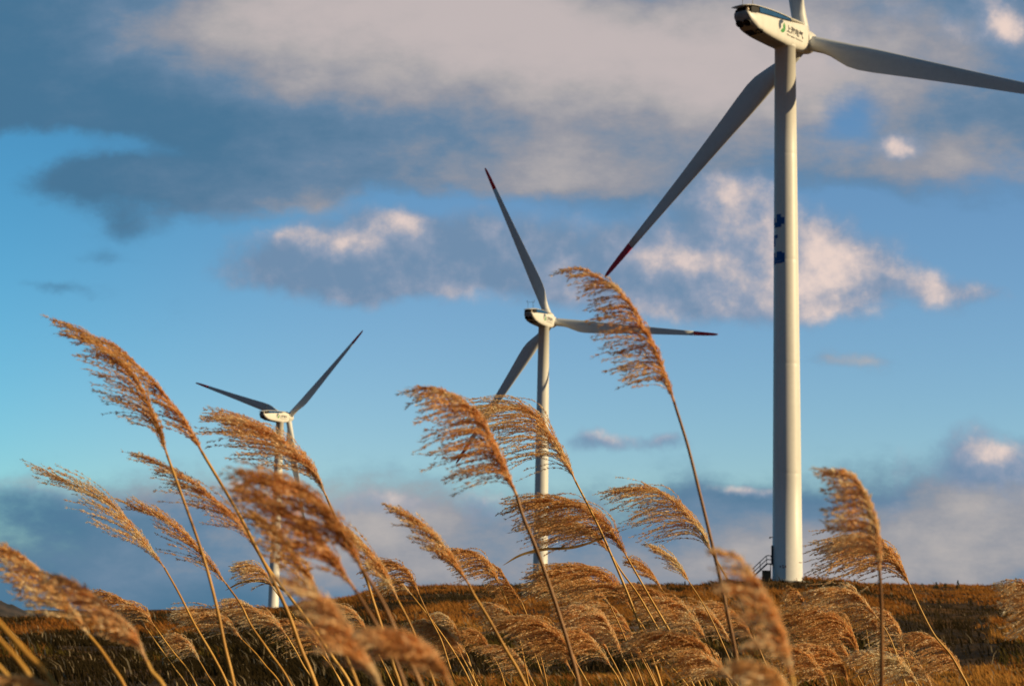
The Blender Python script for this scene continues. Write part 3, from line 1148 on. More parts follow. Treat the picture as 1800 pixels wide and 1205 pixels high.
T1 = build_turbine(Vector((35.236, 224.147, 71.439)), R(49.10), R(-9.53),
                   'tallest, nearest white turbine, nacelle at the top edge and stairs at its foot', True)
T2 = build_turbine(Vector((7.940, 438.416, 66.269)), R(66.97), R(-23.49),
                   'middle white turbine behind the drooping plumes, one blade up and one stretching right', False)
T3 = build_turbine(Vector((-81.704, 622.576, 58.432)), R(59.67), R(48.69),
                   'smallest, farthest white turbine on the left, its tower half hidden by brown plumes', False)


def tower_patch(bm, a0, a1, z0, z1, view, gap=0.012):
    """one painted stroke wrapped on the tower; angles in degrees left(-)/right(+) of the camera side"""
    n = max(2, int(abs(a1 - a0) / 4))
    rows = []
    for lay in (gap, -0.02):
        for z in (z0, z1):
            row = []
            for k in range(n + 1):
                a = view + R(a0 + (a1 - a0) * k / n)
                r_ = tower_r(z) + lay
                row.append(bm.verts.new((r_ * math.cos(a), r_ * math.sin(a), z)))
            rows.append(row)
    o0, o1, i0, i1 = rows
    for k in range(n):
        bm.faces.new((o0[k], o0[k + 1], o1[k + 1], o1[k]))
        bm.faces.new((o0[k], i0[k], i0[k + 1], o0[k + 1]))
        bm.faces.new((o1[k], o1[k + 1], i1[k + 1], i1[k]))
    bm.faces.new((o0[0], o1[0], i1[0], i0[0]))
    bm.faces.new((o0[n], i0[n], i1[n], o1[n]))


def tower_marks():
    # view: world angle of the tower side that faces the camera
    v1 = math.atan2(-224.1, -35.2)
    z_of = lambda y: (1021 - y) / 935.5 * TW_H
    glyphs = [
        [(-84, -62, 393, 405), (-50, -24, 388, 410.5), (-26, -6, 394, 406), (-64, -22, 404, 411), (-70, -48, 402, 406)],
        [(-84, -60, 424, 444), (-64, -42, 424, 430)],
        [(-84, -60, 455, 476), (-50, -20, 454, 464), (-64, -6, 463.5, 470.5), (-24, -6, 457, 474), (-62, -18, 471, 475)],
    ]
    for g in glyphs:
        bm = bmesh.new()
        for i, (a0, a1, y0, y1) in enumerate(g):
            tower_patch(bm, a0, a1, z_of(y1), z_of(y0), v1, 0.012 + 0.003 * i)
        bm_obj('painted_character', bm, M_BLUE, T1)
    # small dull red marks near the foot
    for mark in (((-30, -27, 1.68, 1.95), (-27, -25, 1.76, 1.88)),
                 ((-20, -14, 1.90, 1.98), (-20, -18, 1.66, 1.90), (-18, -13, 1.62, 1.69), (-15.5, -13, 1.69, 1.80)),
                 ((-8, -5, 1.68, 1.95), (-10, -8, 1.76, 1.88))):
        bm = bmesh.new()
        for a0, a1, z0, z1 in mark:
            tower_patch(bm, a0, a1, z0, z1, v1, 0.012)
        bm_obj('painted_mark', bm, M_REDINK, T1)
    # middle turbine: one dark character
    v2 = math.atan2(-438.4, -7.9)
    zz = lambda y: TW_H - (y - 575) / 479.0 * TW_H
    bm = bmesh.new()
    for i, (a0, a1, y0, y1) in enumerate(((-66, -44, 734, 742), (-30, -8, 733.5, 742.5), (4, 16, 734, 741), (-44, 4, 733.5, 735.2), (-44, 4, 740.6, 742.2))):
        tower_patch(bm, a0, a1, zz(y1), zz(y0), v2, 0.014 + 0.004 * i)
    bm_obj('painted_character', bm, M_BLUE, T2)


tower_marks()


def tower_access():
    """steps, rails, door and lamp on the shaded left flank of the near tower"""
    view = Vector((35.2, 224.1, 0)).normalized()
    left = Vector((-view.y, view.x, 0))

    def P(a, b, z):      # a metres to the left of the tower axis, b towards the camera
        return left * a - view * b + Vector((0, 0, z))
    # door: an oval leaf standing proud of the shell
    bm = bmesh.new()
    rot = Matrix((left, -view, Vector((0, 0, 1)))).transposed()
    add_box(bm, P(1.93, 0.35, 3.25), (0.16, 0.95, 2.5), rot, 0.06)
    dr = bm_obj('door', bm, M_DARK, T1)
    bm = bmesh.new()
    add_box(bm, P(2.06, 0.0, 3.1), (0.06, 0.05, 0.3), rot)
    bm_obj('door_handle', bm, M_GALV, dr)
    bm = bmesh.new()
    add_tube(bm, [P(1.80, 0.5, 5.5), P(2.12, 0.5, 5.5)], 0.05, 6)
    add_box(bm, P(2.16, 0.5, 5.42), (0.24, 0.2, 0.2), rot, 0.04)
    bm_obj('wall_lamp', bm, M_DARK, T1)
    # stairs
    st = None
    bm = bmesh.new()
    for s in (-0.5, 1.0):
        b = 0.35 + s * 0.55 / 0.75
        add_tube(bm, [P(1.95, b, 2.12), P(2.55, b, 2.15), P(4.3, b, 0.5)], 0.09, 6)
    add_box(bm, P(2.3, 0.52, 2.16), (0.75, 1.2, 0.06), rot)
    for k in range(8):
        add_box(bm, P(2.75 + k * 0.2, 0.52, 1.92 - k * 0.19), (0.26, 1.1, 0.04), rot)
    for b in (0.0, 1.05):
        add_tube(bm, [P(2.1, b, -0.3), P(2.1, b, 2.12)], 0.05, 6)
    st = bm_obj('stairs', bm, M_GALV, T1)
    for b in (-0.02, 1.09):
        bm = bmesh.new()
        for dz, ex in ((1.06, 0.0), (0.55, 0.0)):
            add_tube(bm, [P(1.98, b, 2.12 + dz), P(2.45, b, 2.14 + dz), P(2.65, b, 2.06 + dz), P(4.5, b, 0.30 + dz)], 0.045, 6)
        for a, z in ((2.0, 2.12), (2.6, 2.1), (3.4, 1.35), (4.2, 0.6)):
            add_tube(bm, [P(a, b, z), P(a, b, z + 1.06)], 0.035, 6)
        bm_obj('handrail', bm, M_GALV, st)
    bm = bmesh.new()
    lathe(bm, [(2.75, -0.9), (2.75, 0.02), (2.70, 0.06), (1.95, 0.07)], 64)
    bm_obj('foundation', bm, M_CONC, T1)
    # electrical cabinet standing by the steps: a thing of its own
    base = T1.location + P(2.62, 1.9, 0)
    gz = float(ground_z(base.x, base.y))
    root = empty('transformer_cabinet', (base.x, base.y, gz))
    h = T1.location.z + 1.32 - gz
    tag(root, 'dark electrical cabinet beside the steps at the foot of the near turbine', 'cabinet')
    bm = bmesh.new()
    add_box(bm, (0, 0, h / 2 - 0.1), (1.05, 0.9, h), rot, 0.02)
    bm_obj('housing', bm, M_CAB, root)
    bm = bmesh.new()
    add_box(bm, (0, 0, h - 0.06), (1.16, 1.02, 0.08), rot, 0.02)
    bm_obj('roof', bm, M_CAB, root)
    for s in (-0.26, 0.26):
        bm = bmesh.new()
        c = left * s - view * 0.462 + Vector((0, 0, h / 2 - 0.05))
        add_box(bm, c, (0.47, 0.03, h * 0.75), rot, 0.008)
        d_ = bm_obj('door', bm, M_CAB, root)


tower_access()
#STALKS#
# ------------------------------------------------------------------ feathery grass stalks
def tube_mesh(name, pts, rads, mat, parent, seg=7):
    bm = bmesh.new()
    add_tube(bm, pts, rads, seg)
    return bm_obj(name, bm, mat, parent, True)


def unit(v):
    return v / np.maximum(np.linalg.norm(v, axis=-1, keepdims=True), 1e-9)


def plume_arrays(rach, L, W, n, rng, b1, thick, fluff):
    """rach: (M,3) points of the plume axis; every raceme leaves it and is blown round to W"""
    M = len(rach)
    seglen = np.linalg.norm(np.diff(rach, axis=0), axis=1)
    cum = np.concatenate([[0], np.cumsum(seglen)])
    tot = cum[-1]
    V, F = [], []
    base = 0

    def push(v, f):
        nonlocal base
        V.append(v)
        F.append(f + base)
        base += len(v)
    # the axis itself
    tang_all = unit(np.gradient(rach, axis=0))
    for i in range(n):
        t = (i + rng.random()) / n
        t = 0.005 + 0.985 * t ** 1.35
        s = t * tot
        k = min(np.searchsorted(cum, s, side='right') - 1, M - 2)
        fr = (s - cum[k]) / max(seglen[k], 1e-9)
        p = rach[k] * (1 - fr) + rach[k + 1] * fr
        T = unit(tang_all[k] * (1 - fr) + tang_all[k + 1] * fr)
        shape = 1.08 - 0.10 * max(0, 0.25 - t) / 0.25 - 0.62 * max(0, t - 0.30) / 0.70
        Li = L * shape * rng.uniform(0.62, 1.16)
        Wi = unit(W + rng.normal(0, 1, 3) * np.array([0.07, 0.24, 0.085]))
        ns = max(9, int(Li / 0.011))
        ss = np.linspace(0, 1, ns + 1)
        hug = rng.uniform(0.0, 0.30)
        q_ = np.clip((ss - hug) / (0.62 - hug * 0.5), 0, 1)
        w = np.clip(0.04 + (b1 - 0.04) * (1 - (1 - q_) ** 1.8), 0, 1)[:, None]
        side0 = rng.normal(0, 1, 3)
        wig = np.cumsum(rng.normal(0, 0.028, (ns + 1, 3)), 0)
        D = unit(T[None] * (1 - w) + Wi[None] * w + wig + side0[None] * 0.10 * (1 - w) + np.array([0, 0, -0.16])[None] * (ss[:, None] ** 1.5))
        pts = np.concatenate([[p], p + np.cumsum(D[:-1] * (Li / ns), 0)])
        # thin three-sided branch
        ref = unit(np.cross(D, np.array([0.13, 0.9, 0.41])))
        bn = np.cross(D, ref)
        rad = (thick * 0.55 * (1 - 0.6 * ss))[:, None]
        rings = np.stack([pts + (ref * math.cos(a) + bn * math.sin(a)) * rad for a in (0, 2.094, 4.189)], 1)
        v = rings.reshape(-1, 3)
        a = np.arange(ns)[:, None] * 3
        f = np.concatenate([np.concatenate([a + [q, (q + 1) % 3, 3 + q], a + [(q + 1) % 3, 3 + (q + 1) % 3, 3 + q]], 1) for q in range(3)], 1).reshape(-1, 3)
        push(v, f)
        # spikelets in pairs, alternating sides, and their silky hairs
        m = max(8, int(Li * 0.94 / (0.0040 / fluff)))
        pos = np.sort(rng.uniform(0.05, 1.0, m)) * ns
        k2 = np.minimum(pos.astype(int), ns - 1)
        f2 = (pos - k2)[:, None]
        c = pts[k2] * (1 - f2) + pts[k2 + 1] * f2
        d = D[k2]
        perp = unit(np.cross(d, rng.normal(0, 1, (m, 3))))
        ax = unit(d * 0.9 + perp * rng.uniform(0.12, 0.52, (m, 1)))
        ls = rng.uniform(0.0052, 0.0088, (m, 1)) * thick / 0.0011
        wd = unit(np.cross(ax, rng.normal(0, 1, (m, 3)))) * rng.uniform(0.00065, 0.00115, (m, 1)) * thick / 0.0011
        c0 = c + perp * 0.0006
        v = np.stack([c0, c0 + ax * ls * 0.45 + wd, c0 + ax * ls, c0 + ax * ls * 0.45 - wd], 1).reshape(-1, 3)
        a = np.arange(m)[:, None] * 4
        push(v, np.concatenate([a + [0, 1, 2], a + [0, 2, 3]], 1).reshape(-1, 3))
        nh = int(m * 1.3)
        j = rng.integers(0, m, nh)
        hx = unit(d[j] * 0.8 + unit(np.cross(d[j], rng.normal(0, 1, (nh, 3)))) * rng.uniform(0.3, 1.0, (nh, 1)))
        lh = rng.uniform(0.006, 0.011, (nh, 1)) * thick / 0.0011
        wh = unit(np.cross(hx, rng.normal(0, 1, (nh, 3)))) * 0.00030 * thick / 0.0011
        v = np.stack([c[j] - wh, c[j] + wh, c[j] + hx * lh], 1).reshape(-1, 3)
        push(v, (np.arange(nh)[:, None] * 3 + [0, 1, 2]).reshape(-1, 3))
    return np.concatenate(V), np.concatenate(F)


def leaf_mesh(pts, w, mat, parent):
    """a narrow folded blade following pts"""
    n = len(pts)
    verts, faces = [], []
    for i, p in enumerate(pts):
        t = (pts[min(i + 1, n - 1)] - pts[max(i - 1, 0)]).normalized()
        sd = t.cross(Vector((0.25, 1, 0.2))).normalized()
        k = i / (n - 1)
        ww = w * (0.55 + 0.9 * k) * (1 - k ** 3) + 0.0003
        up = t.cross(sd).normalized()
        verts += [p + sd * ww + up * ww * 0.5, p, p - sd * ww + up * ww * 0.5]
    for i in range(n - 1):
        a = i * 3
        faces += [(a, a + 1, a + 4, a + 3), (a + 1, a + 2, a + 5, a + 4)]
    return mesh_obj('leaf', verts, faces, mat, parent, True)


GROUP = 'feathery plumed grass stalks in the foreground'


def stalk(idx, label, d, stem, sw, rach, W, n, b1=0.95, mat=None, thick=None, leaf=None, fluff=1.0, dz=0.0, stem_mat=None):
    rng = np.random.default_rng(100 + idx)
    rnd = random.Random(500 + idx)
    s = d / FPX
    lean = rnd.uniform(-0.05, 0.05) * d
    sp = [at(x, y, d) for x, y in stem]
    # carry the stem down to the soil, straightening up on the way
    a, b = sp[-2], sp[-1]
    h = b.z + 1.5
    k = max(-0.55, min(0.55, (b.x - a.x) / min(-1e-3, b.z - a.z)))
    foot = Vector((b.x - k * h * 0.5, b.y + rnd.uniform(-0.06, 0.06), float(ground_z(b.x, b.y)) - 0.02))
    sp += [b.lerp(foot, 0.5) + Vector((-k * h * 0.10, 0, 0)), foot]
    root = empty('plumed_grass_stalk', foot)
    tag(root, label, 'grass stalk', GROUP)
    pts = curve_pts(sp, 8 * len(sp))
    r0 = sw * 0.39 * s
    cam_y = len(pts)
    tube_mesh('stem', [p - foot for p in pts], [r0 * (0.82 + 0.5 * i / cam_y) for i in range(cam_y)], stem_mat or M_STEM, root)
    if rach:
        rach = [Vector(p).to_2d() for p in rach]
        cut = 0.25 * W[0]                      # the last branches reach past the axis
        while len(rach) > 3 and (rach[-1] - rach[-2]).length < cut:
            cut -= (rach[-1] - rach[-2]).length
            rach.pop()
        g_ = (rach[-1] - rach[-2]).length
        rach[-1] = rach[-2].lerp(rach[-1], max(0.25, 1 - cut / g_))
        full = [at(x, y, d + dz * i / len(rach)) for i, (x, y) in enumerate(rach)]
        rp = curve_pts(full, 8 * len(full))
        ra = np.array([tuple(p - foot) for p in rp])
        Lpx, wx, wy = W
        Lpx *= 1.08
        Wd = RV * wx - UV * wy
        Wd = np.array([Wd.x, Wd.y + rnd.uniform(-0.12, 0.12), Wd.z])
        Wd /= np.linalg.norm(Wd)
        th = thick or 0.0011
        V, F = plume_arrays(ra, Lpx * s, Wd, n, rng, b1, th, fluff)
        ax_r = [max(0.0006, r0 * (0.8 - 0.68 * i / len(rp))) for i in range(len(rp))]
        bm = bmesh.new()
        add_tube(bm, [p - foot for p in rp], ax_r, 6)
        bm.verts.index_update()
        bmesh.ops.triangulate(bm, faces=bm.faces)
        V2 = np.array([tuple(v.co) for v in bm.verts])
        F2 = np.array([[v.index for v in f.verts] for f in bm.faces])
        bm.free()
        fast_mesh('plume', np.concatenate([V, V2]), np.concatenate([F, F2 + len(V)]), mat or M_PLUME, None, root)
    if leaf:
        for lp in leaf:
            lv = curve_pts([at(x, y, d) for x, y in lp], 5 * len(lp))
            leaf_mesh([p - foot for p in lv], 3.2 * s if d < 3 else 2.6 * s, M_LEAF, root)
    # one or two dry leaves low on the stem
    for q in range(1):
        i0 = int(len(pts) * rnd.uniform(0.80, 0.9))
        p0 = pts[min(i0, len(pts) - 2)]
        lv = curve_pts([p0, p0 + Vector((-0.08, rnd.uniform(-.05, .05), 0.16)), p0 + Vector((-0.28, rnd.uniform(-.1, .1), 0.15)), p0 + Vector((-0.45, rnd.uniform(-.1, .1), -0.02))], 16)
        leaf_mesh([p - foot for p in lv], 0.004, M_LEAF, root)
    return root


S_ = [
 # label, distance, stem (plume base -> bottom), stem width px, plume axis (base -> tip), (raceme length px, direction), count, options
 ('tall stalk at far left, the left one of the two tallest there, paler fanned plume', 2.8,
  [(294, 800), (316, 860), (358, 980), (381, 1066), (396, 1138), (412, 1206)], 7,
  [(294, 800), (278, 749), (251, 689), (221, 645), (191, 618), (160, 598), (112, 588)], (125, -.93, -.30), 46, dict(b1=.86)),
 ('tall stalk at far left, the right one of the two tallest there, dense dark plume', 2.9,
  [(355, 794), (418, 900), (454, 969), (478, 1015), (508, 1080), (529, 1139), (556, 1206)], 8,
  [(355, 794), (329, 746), (299, 707), (269, 668), (239, 639), (209, 615), (167, 594), (128, 575), (96, 559)], (78, -.90, -.28), 54, dict(b1=.72, mat='b', fluff=1.2)),
 ('leaning stalk at far left, long thin plume against grey cloud below the tall pair', 3.7,
  [(289, 997), (315, 1043), (343, 1098), (378, 1158), (401, 1206)], 5,
  [(289, 997), (258, 957), (229, 923), (200, 891), (160, 866), (112, 845), (66, 823)], (125, -.88, -.42), 36, dict(b1=.72)),
 ('thin purple-brown plume at left, second below the pair of tall stalks', 3.9,
  [(398, 1026), (424, 1063), (440, 1096), (473, 1144), (513, 1206)], 5,
  [(398, 1026), (358, 975), (323, 937), (286, 911), (249, 897), (222, 879)], (105, -.86, -.46), 34, dict(b1=.7)),
 ('stalk with spiky brown plume crossing the tall leaning stems left of the farthest turbine', 3.3,
  [(452, 968), (478, 1007), (513, 1053), (551, 1104), (583, 1152), (618, 1206)], 7,
  [(452, 968), (427, 927), (398, 898), (366, 868), (335, 845), (299, 824), (240, 795)], (115, -.93, -.22), 40, dict(b1=.75, mat='b')),
 ('large brown plume covering the farthest turbine just below its nacelle', 3.3,
  [(573, 871), (589, 906), (608, 940), (643, 1015), (656, 1055), (672, 1104), (692, 1170), (704, 1206)], 6,
  [(573, 871), (560, 845), (541, 820), (520, 796), (497, 778), (467, 760), (436, 744), (400, 730)], (165, -.97, -.06), 66, dict(b1=.78, mat='b', fluff=1.15)),
 ('big blurred brown plume, nearest the camera in front of the farthest tower', 1.8,
  [(637, 1001), (670, 1053), (694, 1104), (712, 1146), (740, 1206)], 11,
  [(637, 1001), (613, 955), (589, 918), (562, 888), (532, 866), (490, 850), (440, 838)], (165, -.95, -.16), 42, dict(b1=.8, mat='b', fluff=1.0)),
 ('blurred brown plume directly below the biggest blurred one, left of centre', 1.85,
  [(624, 1036), (648, 1074), (670, 1112), (691, 1152), (712, 1206)], 9,
  [(624, 1036), (597, 996), (567, 955), (535, 923), (500, 895), (455, 872), (420, 860)], (150, -.95, -.2), 36, dict(b1=.8, mat='b')),
 ('narrow blurred plume in front of the lower half of the farthest tower', 2.2,
  [(565, 1063), (583, 1104), (605, 1147), (630, 1206)], 7,
  [(565, 1063), (546, 1020), (519, 980), (494, 945), (462, 915), (432, 898)], (95, -.92, -.35), 36, dict(b1=.74)),
 ('slim brown plume right of the big blurred plumes, stem crossing the brown crest', 3.2,
  [(699, 1053), (721, 1096), (740, 1142), (765, 1206)], 6,
  [(699, 1053), (681, 1015), (659, 982), (637, 956), (613, 937), (590, 925)], (85, -.85, -.45), 42, dict(b1=.7)),
 ('single slender plume standing free against grey sky between left cluster and centre', 2.9,
  [(824, 1026), (832, 1042), (857, 1083), (886, 1135), (925, 1206)], 7,
  [(824, 1026), (799, 988), (772, 950), (743, 923), (714, 904), (688, 898)], (85, -.86, -.30), 44, dict(b1=.68)),
 ('large soft flag-like plume left of the middle tower, tops at the middle blade tip', 2.6,
  [(908, 870), (920, 909), (940, 957), (963, 1020), (986, 1089), (1003, 1146), (1019, 1206)], 9,
  [(908, 870), (892, 834), (866, 774), (845, 738), (820, 712), (794, 695), (768, 684), (740, 672)], (142, -.97, .22), 62, dict(b1=.96, mat='b', fluff=1.25)),
 ('crisp golden flag-like plume crossing in front of the middle tower', 4.6,
  [(1012, 846), (1036, 892), (1058, 937), (1078, 983), (1101, 1037), (1121, 1089), (1141, 1140), (1163, 1206)], 5.5,
  [(1012, 846), (994, 808), (974, 772), (951, 741), (925, 723), (892, 717), (850, 718)], (165, -.98, .17), 50,
  dict(leaf=[[(1062, 944), (1010, 961), (955, 965), (915, 975), (884, 993)]])),
 ('broad crisp golden plume drooping left below the flag-like one, over the middle tower', 4.7,
  [(1103, 980), (1123, 1015), (1146, 1055), (1166, 1089), (1190, 1130), (1232, 1206)], 5,
  [(1103, 980), (1086, 950), (1063, 921), (1035, 899), (1003, 886), (963, 880), (920, 886)], (150, -.96, .20), 52, dict(fluff=1.1)),
 ('lower golden plume tucked under the broad drooping one by the middle tower', 4.9,
  [(1075, 975), (1092, 1003), (1121, 1043), (1163, 1115), (1220, 1206)], 4.5,
  [(1075, 975), (1058, 952), (1035, 936), (1005, 925), (970, 925)], (135, -.97, .14), 34, dict()),
 ('crisp golden plume touching the tall stem between the middle and nearest towers', 4.6,
  [(1252, 972), (1270, 1002), (1301, 1059), (1321, 1109), (1344, 1163), (1362, 1206)], 5,
  [(1252, 972), (1235, 938), (1215, 910), (1192, 886), (1164, 868), (1129, 860), (1083, 862)], (135, -.97, .16), 42, dict()),
 ('tallest stalk of all, its ragged brown plume rising beside the middle turbine nacelle', 2.6,
  [(1185, 706), (1209, 783), (1230, 866), (1248, 940), (1264, 1008), (1277, 1069), (1291, 1136), (1303, 1206)], 8,
  [(1185, 706), (1167, 652), (1147, 606), (1122, 557), (1097, 521), (1072, 498), (1040, 480), (1000, 458)], (122, -.97, .18), 56, dict(mat='b', fluff=1.15)),
 ('blurred upright brown plume with dark stem, right of the nearest tower', 2.15,
  [(1546, 1002), (1549, 1050), (1550, 1110), (1550, 1206)], 9,
  [(1546, 1002), (1544, 951), (1536, 908), (1519, 864), (1496, 840), (1455, 826)], (105, -.99, .0), 56, dict(mat='b', fluff=1.2)),
 ('crisp golden drooping plume behind the blurred upright one at right', 4.5,
  [(1601, 1032), (1616, 1065), (1643, 1116), (1670, 1149), (1690, 1183), (1702, 1206)], 5,
  [(1601, 1032), (1586, 1002), (1569, 978), (1548, 960), (1520, 954), (1486, 960)], (150, -.96, .26), 64, dict(fluff=1.15)),
 ('golden drooping plume low at right, lowest one with a bent-over tip', 4.8,
  [(1697, 1197), (1706, 1222), (1716, 1250)], 5,
  [(1697, 1197), (1680, 1163), (1657, 1136), (1630, 1119), (1600, 1113)], (92, -.93, .28), 42, dict()),
 ('pale plume cut off by the right edge of the picture', 4.0,
  [(1850, 1130), (1862, 1170), (1874, 1210)], 5,
  [(1850, 1130), (1836, 1075), (1812, 1034), (1770, 1018)], (92, -.92, .34), 60, dict()),
 ('heavily blurred tall plume just left of the nearest tower foot', 1.35,
  [(1391, 1186), (1396, 1215), (1400, 1250)], 13,
  [(1391, 1186), (1378, 1119), (1354, 1062), (1328, 1015), (1301, 982), (1266, 962)], (105, -.92, .0), 28, dict(mat='b', b1=.85, fluff=1.2)),
 ('heavily blurred plume cut by the bottom edge below the nearest tower', 1.3,
  [(1412, 1290), (1420, 1330), (1428, 1370)], 12,
  [(1412, 1290), (1395, 1235), (1368, 1192), (1330, 1170), (1290, 1172)], (105, -.9, .2), 36, dict(b1=.9, fluff=1.2)),
 ('heavily blurred plume rising from the bottom edge left of centre', 1.3,
  [(794, 1205), (812, 1250), (826, 1290)], 12,
  [(794, 1205), (772, 1168), (740, 1140), (705, 1122), (660, 1112)], (120, -.94, .08), 40, dict(mat='b', b1=.85, fluff=1.2)),
 ('heavily blurred plume under the big brown cluster, in front of the dark bank', 1.35,
  [(672, 1212), (690, 1250), (704, 1290)], 12,
  [(672, 1212), (640, 1150), (604, 1092), (560, 1048), (505, 1012)], (115, -.92, -.22), 38, dict(mat='b', b1=.8, fluff=1.2)),
 ('soft brown plume at the left edge pointing out of the picture', 2.2,
  [(156, 1115), (175, 1138), (198, 1172), (219, 1206)], 8,
  [(156, 1115), (129, 1075), (100, 1040), (66, 1003), (29, 975), (-12, 954)], (120, -.95, -.12), 50, dict(b1=.8, fluff=1.1)),
 ('faint blurred brown plume just right of the left-edge plume', 1.85,
  [(258, 1161), (266, 1178), (288, 1206)], 9,
  [(258, 1161), (240, 1123), (215, 1095), (183, 1066), (148, 1036), (94, 1007)], (110, -.93, -.15), 46, dict(mat='b', b1=.8)),
 ('small crisp fan-shaped plume before the dark left hillside', 5.2,
  [(272, 1100), (303, 1143), (329, 1175), (346, 1206)], 3.6,
  [(272, 1100), (258, 1081), (236, 1066), (212, 1053), (186, 1043), (160, 1045)], (75, -.96, .16), 40, dict()),
 ('small crisp fan-shaped plume just under another one at left, stem running parallel', 5.4,
  [(259, 1106), (285, 1143), (308, 1175), (329, 1206)], 3.4,
  [(259, 1106), (246, 1090), (228, 1078), (206, 1073)], (62, -.95, .2), 28, dict()),
 ('smallest low plume before the dark ground at left', 5.8,
  [(352, 1163), (366, 1187), (378, 1206)], 3.2,
  [(352, 1163), (338, 1138), (319, 1120), (295, 1114)], (58, -.92, .3), 36, dict()),
 ('golden fan-shaped plume between the leaning stems at left, tip pointing at the far hill', 5.0,
  [(425, 1123), (450, 1148), (466, 1168), (496, 1206)], 3.8,
  [(425, 1123), (409, 1102), (384, 1083), (352, 1074), (322, 1076)], (92, -.97, .14), 42, dict()),
 ('golden fan-shaped plume right under the foot of the farthest tower', 5.0,
  [(504, 1117), (519, 1142), (534, 1170), (556, 1206)], 3.8,
  [(504, 1117), (486, 1095), (462, 1078), (432, 1061), (402, 1046)], (82, -.97, .12), 42, dict()),
 ('small pale plume with a bent dry leaf, left of the farthest tower base', 5.3,
  [(481, 1034), (502, 1062), (530, 1100), (560, 1142), (604, 1206)], 3.6,
  [(481, 1034), (468, 1012), (448, 997), (424, 989)], (62, -.97, .2), 34,
  dict(leaf=[[(512, 1046), (488, 1030), (456, 1020), (425, 1023), (396, 1037)]])),
 ('thin-haired drooping plume on the crest right of the big brown cluster', 5.2,
  [(737, 1045), (753, 1080), (775, 1123), (788, 1163), (801, 1206)], 3.6,
  [(737, 1045), (724, 1017), (705, 998), (684, 991), (662, 995)], (85, -.94, .28), 38, dict(fluff=.8)),
 ('sparse low plume under the thin-haired drooping one on the crest', 5.4,
  [(724, 1045), (764, 1096), (799, 1147), (830, 1206)], 3.4,
  [(724, 1045), (708, 1028), (690, 1020)], (58, -.94, .26), 20, dict(fluff=.8)),
 ('tiny sparse plume with few strands before the brown slope, left of centre', 6.0,
  [(813, 1134), (824, 1158), (836, 1206)], 3.2,
  [(813, 1134), (802, 1106), (788, 1086), (768, 1071)], (48, -.88, .3), 22, dict()),
 ('small pale plume low in the centre-left beside the longest dark stem', 6.0,
  [(864, 1149), (877, 1172), (888, 1206)], 3.2,
  [(864, 1149), (851, 1123), (833, 1109), (814, 1104)], (52, -.92, .3), 34, dict()),
 ('golden plume left of the middle tower foot, top just over the crest', 5.2,
  [(879, 1029), (897, 1072), (909, 1106), (930, 1206)], 3.4,
  [(879, 1029), (866, 1001), (846, 981), (822, 970), (795, 964)], (76, -.96, .24), 44, dict()),
 ('narrow golden plume half behind the one left of the middle tower foot', 5.5,
  [(917, 1058), (930, 1090), (944, 1130), (962, 1206)], 3.2,
  [(917, 1058), (896, 1028), (880, 1003), (862, 985)], (52, -.92, .3), 32, dict()),
 ('flat golden plume on the brown slope left of the longest dark stem', 5.8,
  [(916, 1105), (932, 1130), (944, 1160), (958, 1206)], 3.2,
  [(916, 1105), (892, 1077), (864, 1062), (846, 1058)], (62, -.95, .2), 36, dict()),
 ('widest golden plume at the middle tower foot, topmost of the dense central heap', 5.2,
  [(1109, 1069), (1132, 1103), (1152, 1140), (1222, 1225)], 3.8,
  [(1109, 1069), (1088, 1038), (1066, 1018), (1043, 1005), (1003, 1001), (955, 1008)], (125, -.97, .2), 60, dict(fluff=1.2)),
 ('golden plume behind the widest one in the dense central heap', 5.7,
  [(1072, 1062), (1090, 1100), (1110, 1150), (1132, 1206)], 3.4,
  [(1072, 1062), (1048, 1036), (1018, 1022), (980, 1022), (945, 1032)], (110, -.96, .26), 56, dict(fluff=1.2)),
 ('reddish-brown plume in the heart of the dense central heap', 5.4,
  [(1095, 1155), (1108, 1180), (1120, 1210)], 3.8,
  [(1095, 1155), (1078, 1118), (1062, 1089), (1037, 1072), (1000, 1072)], (105, -.95, .24), 54, dict(mat='b', fluff=1.2)),
 ('golden plume left in the dense central heap, crossed by the longest dark stem', 4.9,
  [(1018, 1172), (1028, 1190), (1040, 1212)], 3.8,
  [(1018, 1172), (992, 1130), (969, 1108), (934, 1094), (880, 1092)], (105, -.96, .24), 60, dict(fluff=1.2)),
 ('golden plume low in the dense central heap, tip beneath the reddish one', 5.1,
  [(1075, 1172), (1086, 1190), (1096, 1212)], 3.6,
  [(1075, 1172), (1049, 1138), (1026, 1118), (978, 1110)], (92, -.95, .26), 50, dict(fluff=1.15)),
 ('wide golden plume at the bottom, lowest right of the central heap', 4.6,
  [(1267, 1180), (1280, 1196), (1290, 1212)], 4,
  [(1267, 1180), (1241, 1147), (1215, 1130), (1181, 1117), (1135, 1116)], (125, -.96, .2), 58, dict(fluff=1.15)),
 ('golden plume just above the lowest wide one, right of the central heap', 5.3,
  [(1288, 1132), (1304, 1160), (1322, 1206)], 3.6,
  [(1288, 1132), (1262, 1095), (1232, 1077), (1190, 1070), (1140, 1078)], (110, -.96, .22), 54, dict(fluff=1.15)),
 ('thin wispy plume on the crest between the central heap and the dark mound', 5.3,
  [(1163, 1035), (1189, 1075), (1205, 1105), (1240, 1206)], 3.2,
  [(1163, 1035), (1147, 1011), (1130, 994), (1110, 985)], (52, -.82, -.2), 28, dict(b1=.7)),
 ('thinnest straight wispy plume against the sky left of the tall dark stem', 5.2,
  [(1212, 1023), (1229, 1049), (1244, 1075), (1270, 1130), (1300, 1206)], 3.2,
  [(1212, 1023), (1195, 996), (1174, 976), (1148, 960)], (55, -.82, -.3), 30, dict(b1=.66)),
